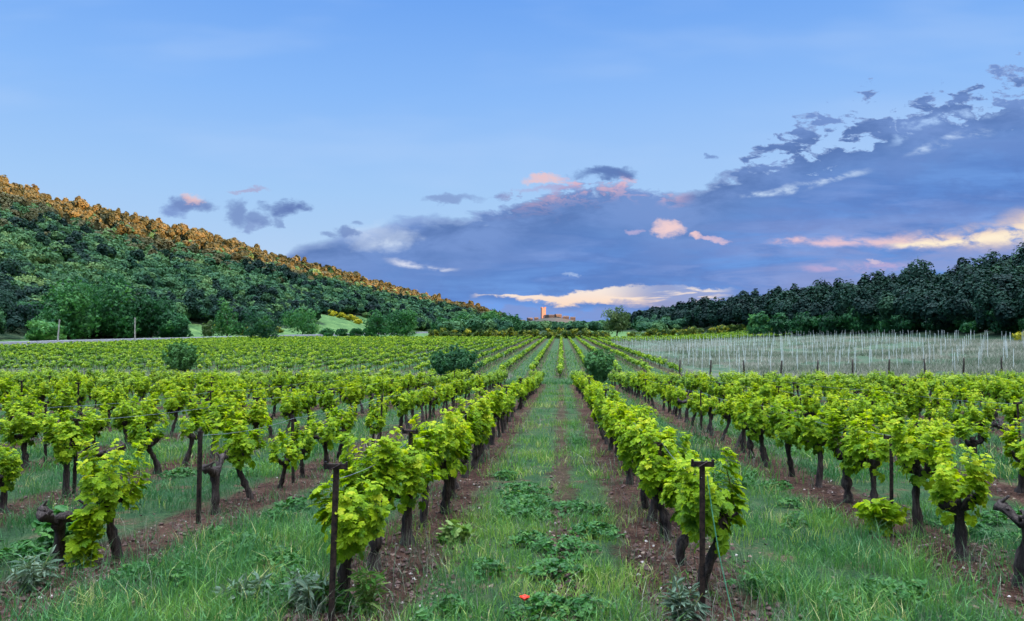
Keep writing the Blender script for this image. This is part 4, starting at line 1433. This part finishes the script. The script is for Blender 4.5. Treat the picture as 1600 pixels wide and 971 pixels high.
def left_hill_points():
    r = np.random.default_rng(3)
    P = []
    n = 17000
    y = r.uniform(170, 1060, n)
    xf = np.interp(y, LF_Y, LF_X); xr = np.interp(y, LR_Y, LR_X)
    t = r.uniform(.02, 1.10, n)
    x = xf + (xr - xf) * t
    # thin out by area and distance
    keep = r.random(n) < np.clip((xf - xr) / 200, .1, 1) * np.where(y < 500, 1.0, .75)
    pxx, pyy = proj(x, y, ground(x, y) + 3)
    keep &= (x > -.80 * y - 8) & ~((t < .135) & (y < 420) & (pxx > 262)) & ~((t < .27) & (y >= 420) & (y < 505) & (pxx > 455) & (pxx < 585))
    # rock outcrop
    keep &= ~((np.abs(pxx - 108) < 26) & (np.abs(pyy - 347) < 6))
    return np.stack([x, y], 1)[keep], t[keep]


LP, LT_ = left_hill_points()
print('left trees', len(LP))
lh = np.where(LT_ > .82, rng.uniform(5.5, 9.5, len(LP)), rng.uniform(4.5, 9, len(LP)))
lw = lh * np.where(LT_ > .82, rng.uniform(.6, .95, len(LP)), rng.uniform(.9, 1.35, len(LP)))
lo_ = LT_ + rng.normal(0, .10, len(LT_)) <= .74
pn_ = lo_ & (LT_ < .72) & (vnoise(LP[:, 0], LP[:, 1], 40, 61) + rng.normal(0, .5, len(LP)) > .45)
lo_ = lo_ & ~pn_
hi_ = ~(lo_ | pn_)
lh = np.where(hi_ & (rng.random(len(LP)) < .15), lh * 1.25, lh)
lh = lh * np.exp(rng.normal(0, .15, len(LP)))
lw = lw * np.exp(rng.normal(0, .22, len(LP)))
forest('hillside_forest', 'dense evergreen wood covering the left hill below its ridge', LP[lo_], OAK_LEAF, 5, sizes=(lh[lo_], lw[lo_]), tint0=.45)
forest('sun_tinted_ridge_pines', 'sunlit pines, warm light painted into the leaves, along the ridge of the left hill', LP[hi_], RIDGE_SUN_LEAF, 15, sizes=(lh[hi_], lw[hi_]), tint0=.5)
forest('hillside_pines', 'darker pines scattered through the wood on the left hill', LP[pn_], PINE_LEAF, 16, sizes=(lh[pn_] * 1.25, lw[pn_] * .9), tint0=.55)


def right_points():
    r = np.random.default_rng(4)
    n = 4300
    y = r.uniform(95, 800, n) ** 1.0
    y = 95 + (r.random(n) ** 1.5) * 650
    xg = np.interp(y, RF_Y, RF_X); xc = np.interp(y, RC_Y, RC_X)
    x = xg + (xc - xg + 25) * r.uniform(.06, 1.0, n)
    k = (x < .66 * y + 12) & (x > .08 * y)
    return np.stack([x, y], 1)[k]


RP = right_points()
rh = rng.uniform(5.0, 10.5, len(RP))
rh = np.where(rng.random(len(RP)) < .13, rh * 1.35, rh)
forest('right_wood', 'dark pine wood covering the right hill', RP, PINE_LEAF, 6, sizes=(rh, rh * rng.uniform(.40, .72, len(RP))), tint0=.42)


def valley_points():
    r = np.random.default_rng(8)
    n = 2600
    y = 290 + r.random(n) * 900
    px = r.uniform(690, 1190, n)
    x = px2x(px, y)
    k = (np.abs(px - 850) > 0)
    k &= ~((px > 1040) & (y < 330)) & ~((px > 792) & (px < 995) & (y < 470))
    return np.stack([x, y], 1)[k]


VP = valley_points()
vh = rng.uniform(4.5, 9, len(VP)) * np.where(VP[:, 1] > 800, .7, 1)
forest('valley_wood', 'bluish green wood across the end of the valley', VP, OAK_LEAF, 9, sizes=(vh, vh * rng.uniform(.9, 1.4, len(VP))), tint0=.38)


def far_slope():
    r = np.random.default_rng(12)
    n = 5200
    y = r.uniform(-120, 960, n)
    x2 = np.interp(y, H2_Y, H2_X); xc = np.interp(y, RC_Y, RC_X)
    x = xc + 20 + (x2 + 40 - xc) * r.random(n)
    return np.stack([x, y], 1)


FP = far_slope()
fh = rng.uniform(6, 10, len(FP))
g_ = None
FPd = FP.copy()
forest('upper_wood', 'dark pine wood on the higher slope behind the right hill', FP[(FP[:, 1] > 120)], PINE_LEAF, 13, sizes=(fh[FP[:, 1] > 120], fh[FP[:, 1] > 120] * .9), tint0=.4)

# ------------------------------------------------------------------ rock outcrop, village, farm, poles
def rocks():
    e = Geo(); r = np.random.default_rng(2)
    for (px, t) in ((95, 0), (103, 0), (112, 0), (122, 0)):
        Y = 395.0
        x = px2x(px, Y)
        # find where the slope meets the sight line
        for Y in np.arange(240, 470, 2.0):
            x = px2x(px, Y)
            if gz(x, Y) + 1.5 >= 1.75 + (510 - 347) / F_PX * Y: break
        z = gz(x, Y)
        u = np.linspace(0, 1, 7)
        V, T, Q = tube([(x, Y, z - 2), (x + .3, Y, z + .5), (x + .2, Y - .5, z + 2.2), (x, Y, z + 3.2)], [2.6, 2.6, 2.0, .8], 9, .25, int(px))
        e.add(V, T, Q)
    tag(e.build('rock_outcrop', [ROCK]), 'pale bare rock outcrop high on the left hill', 'rock')


ROCK = mat_plain('grey_rock', (.2, .19, .18), (.42, .4, .38), .8, .95, 0, .8)
rocks()


def house(name, label, x, y, w, d, h, rz, wall, cat='house', group=None, roof_h=None, z=None, wins=2):
    z = gz(x, y) if z is None else z
    e = empty(name, (x, y, z - .6), rz)
    g = Geo(); V, _, Q = box((0, 0, (h + .6) / 2), (w, d, h + .6)); g.add(V, None, Q)
    H = h + .6; rh = roof_h or d * .22
    g.add([(-w / 2, -d / 2, H), (-w / 2, d / 2, H), (-w / 2, 0, H + rh - .05)], [(0, 1, 2)])
    g.add([(w / 2, -d / 2, H), (w / 2, d / 2, H), (w / 2, 0, H + rh - .05)], [(1, 0, 2)])
    g.build('wall', [wall], e)
    g = Geo(); o = .35
    for s in (-1, 1):
        a = [(-w / 2 - o, s * (d / 2 + o), H - o * 2 * rh / d), (w / 2 + o, s * (d / 2 + o), H - o * 2 * rh / d), (w / 2 + o, 0, H + rh), (-w / 2 - o, 0, H + rh)]
        b_ = [(p[0], p[1], p[2] + .22) for p in a]
        g.add(a + b_, None, [(0, 1, 2, 3), (4, 5, 6, 7), (0, 1, 5, 4), (1, 2, 6, 5), (3, 0, 4, 7), (2, 3, 7, 6)])
    g.build('roof', [ROOFT], e)
    for k in range(wins):
        g = Geo(); V, _, Q = box(((k + .5) / wins * w - w / 2, -d / 2 - .01, .6 + h * .55), (.9, .08, 1.3)); g.add(V, None, Q)
        g.build('window', [GLASSD], e)
    tag(e, label, cat, group)
    return e


def village():
    Y = 1490.0
    x = px2x(849, Y); z = gz(x, Y)
    zt = 1.75 + (510 - 480.5) / F_PX * Y
    e = empty('castle_tower', (x, Y, z))
    H = zt - z
    g = Geo(); V, _, Q = box((0, 0, H / 2 - 1), (8.6, 8.6, H), .35, .93); g.add(V, None, Q); g.build('shaft', [TOWERM], e)
    g = Geo()
    for k in range(4):
        a = .35 + k * math.pi / 2 + math.pi / 4
        V, _, Q = box((math.cos(a) * 5.0, math.sin(a) * 5.0, H - .6), (1.8, 1.8, 2.4), .35); g.add(V, None, Q)
    g.build('battlement', [TOWERM], e)
    V, _, Q = box((7.5, -1, 3.2), (8, 7, 7.5), .2); g = Geo(); g.add(V, None, Q); g.build('keep_wall', [WALLT], e)
    tag(e, 'pink-lit square stone tower crowning the far village', 'tower')
    L = [(806, 8, 'low pale house at the left end of the far village'), (816, 10, 'long tan house second from left in the far village'), (828, 9, 'tan house left of the stone tower, midway down the mound'),
         (838, 7, 'small house just left of the stone tower'), (862, 9, 'grey-roofed house just right of the stone tower'), (872, 11, 'wide house right of the tower on the village mound'),
         (884, 11, 'broad pale house at the right shoulder of the village'), (895, 9, 'pale house at the right end of the far village')]
    for i, (px, w, lab) in enumerate(L):
        y = 1478 + (i % 3) * 6
        xx = px2x(px, y)
        house('village_house', lab, xx, y, w * 1.15, w * .75, 3.6 + (i % 3) * .8, rng.normal(0, .35), WALLT, 'house', 'houses of the far village', wins=0)


TOWERM = mat_plain('tower_stone', (.24, .15, .13), (.32, .2, .17), .3, .9)
village()
fy = 300.0
house('farmhouse', 'long low pale farmhouse with tiled roof below the right wood', px2x(1137, fy), fy, 13, 7, 2.6, .12, WALLP, 'house', wins=4, z=gz(px2x(1137, fy), fy) + .6)
make_tree('cypress_tree', 'dark conical tree beside the pale farmhouse', px2x(1154, 296), 296, 7.5, 3.2, PINE_LEAF, 600, .06, .7, 'tree', None, 10, .2)


def pole(px, Y, top, lean, label):
    x = px2x(px, Y); z = gz(x, Y); h = 1.75 + (510 - top) / F_PX * Y - z
    g = Geo(); g.add(*tube([(0, 0, -.5), (lean * .3, 0, h * .3), (lean * .65, 0, h * .65), (lean, 0, h)], [.2, .19, .17, .15], 8))
    g.add(*box((lean, 0, h - .35), (.5, .12, .12)))
    o = g.build('utility_pole', [POLE]); o.location = (x, Y, z)
    tag(o, label, 'pole', 'pale poles by the road')


pole(57, 168, 499, .45, 'pale wooden pole leaning right, in front of the left clump of trees')
pole(188, 176, 496, -.05, 'straight pale pole standing right of the leaning one')
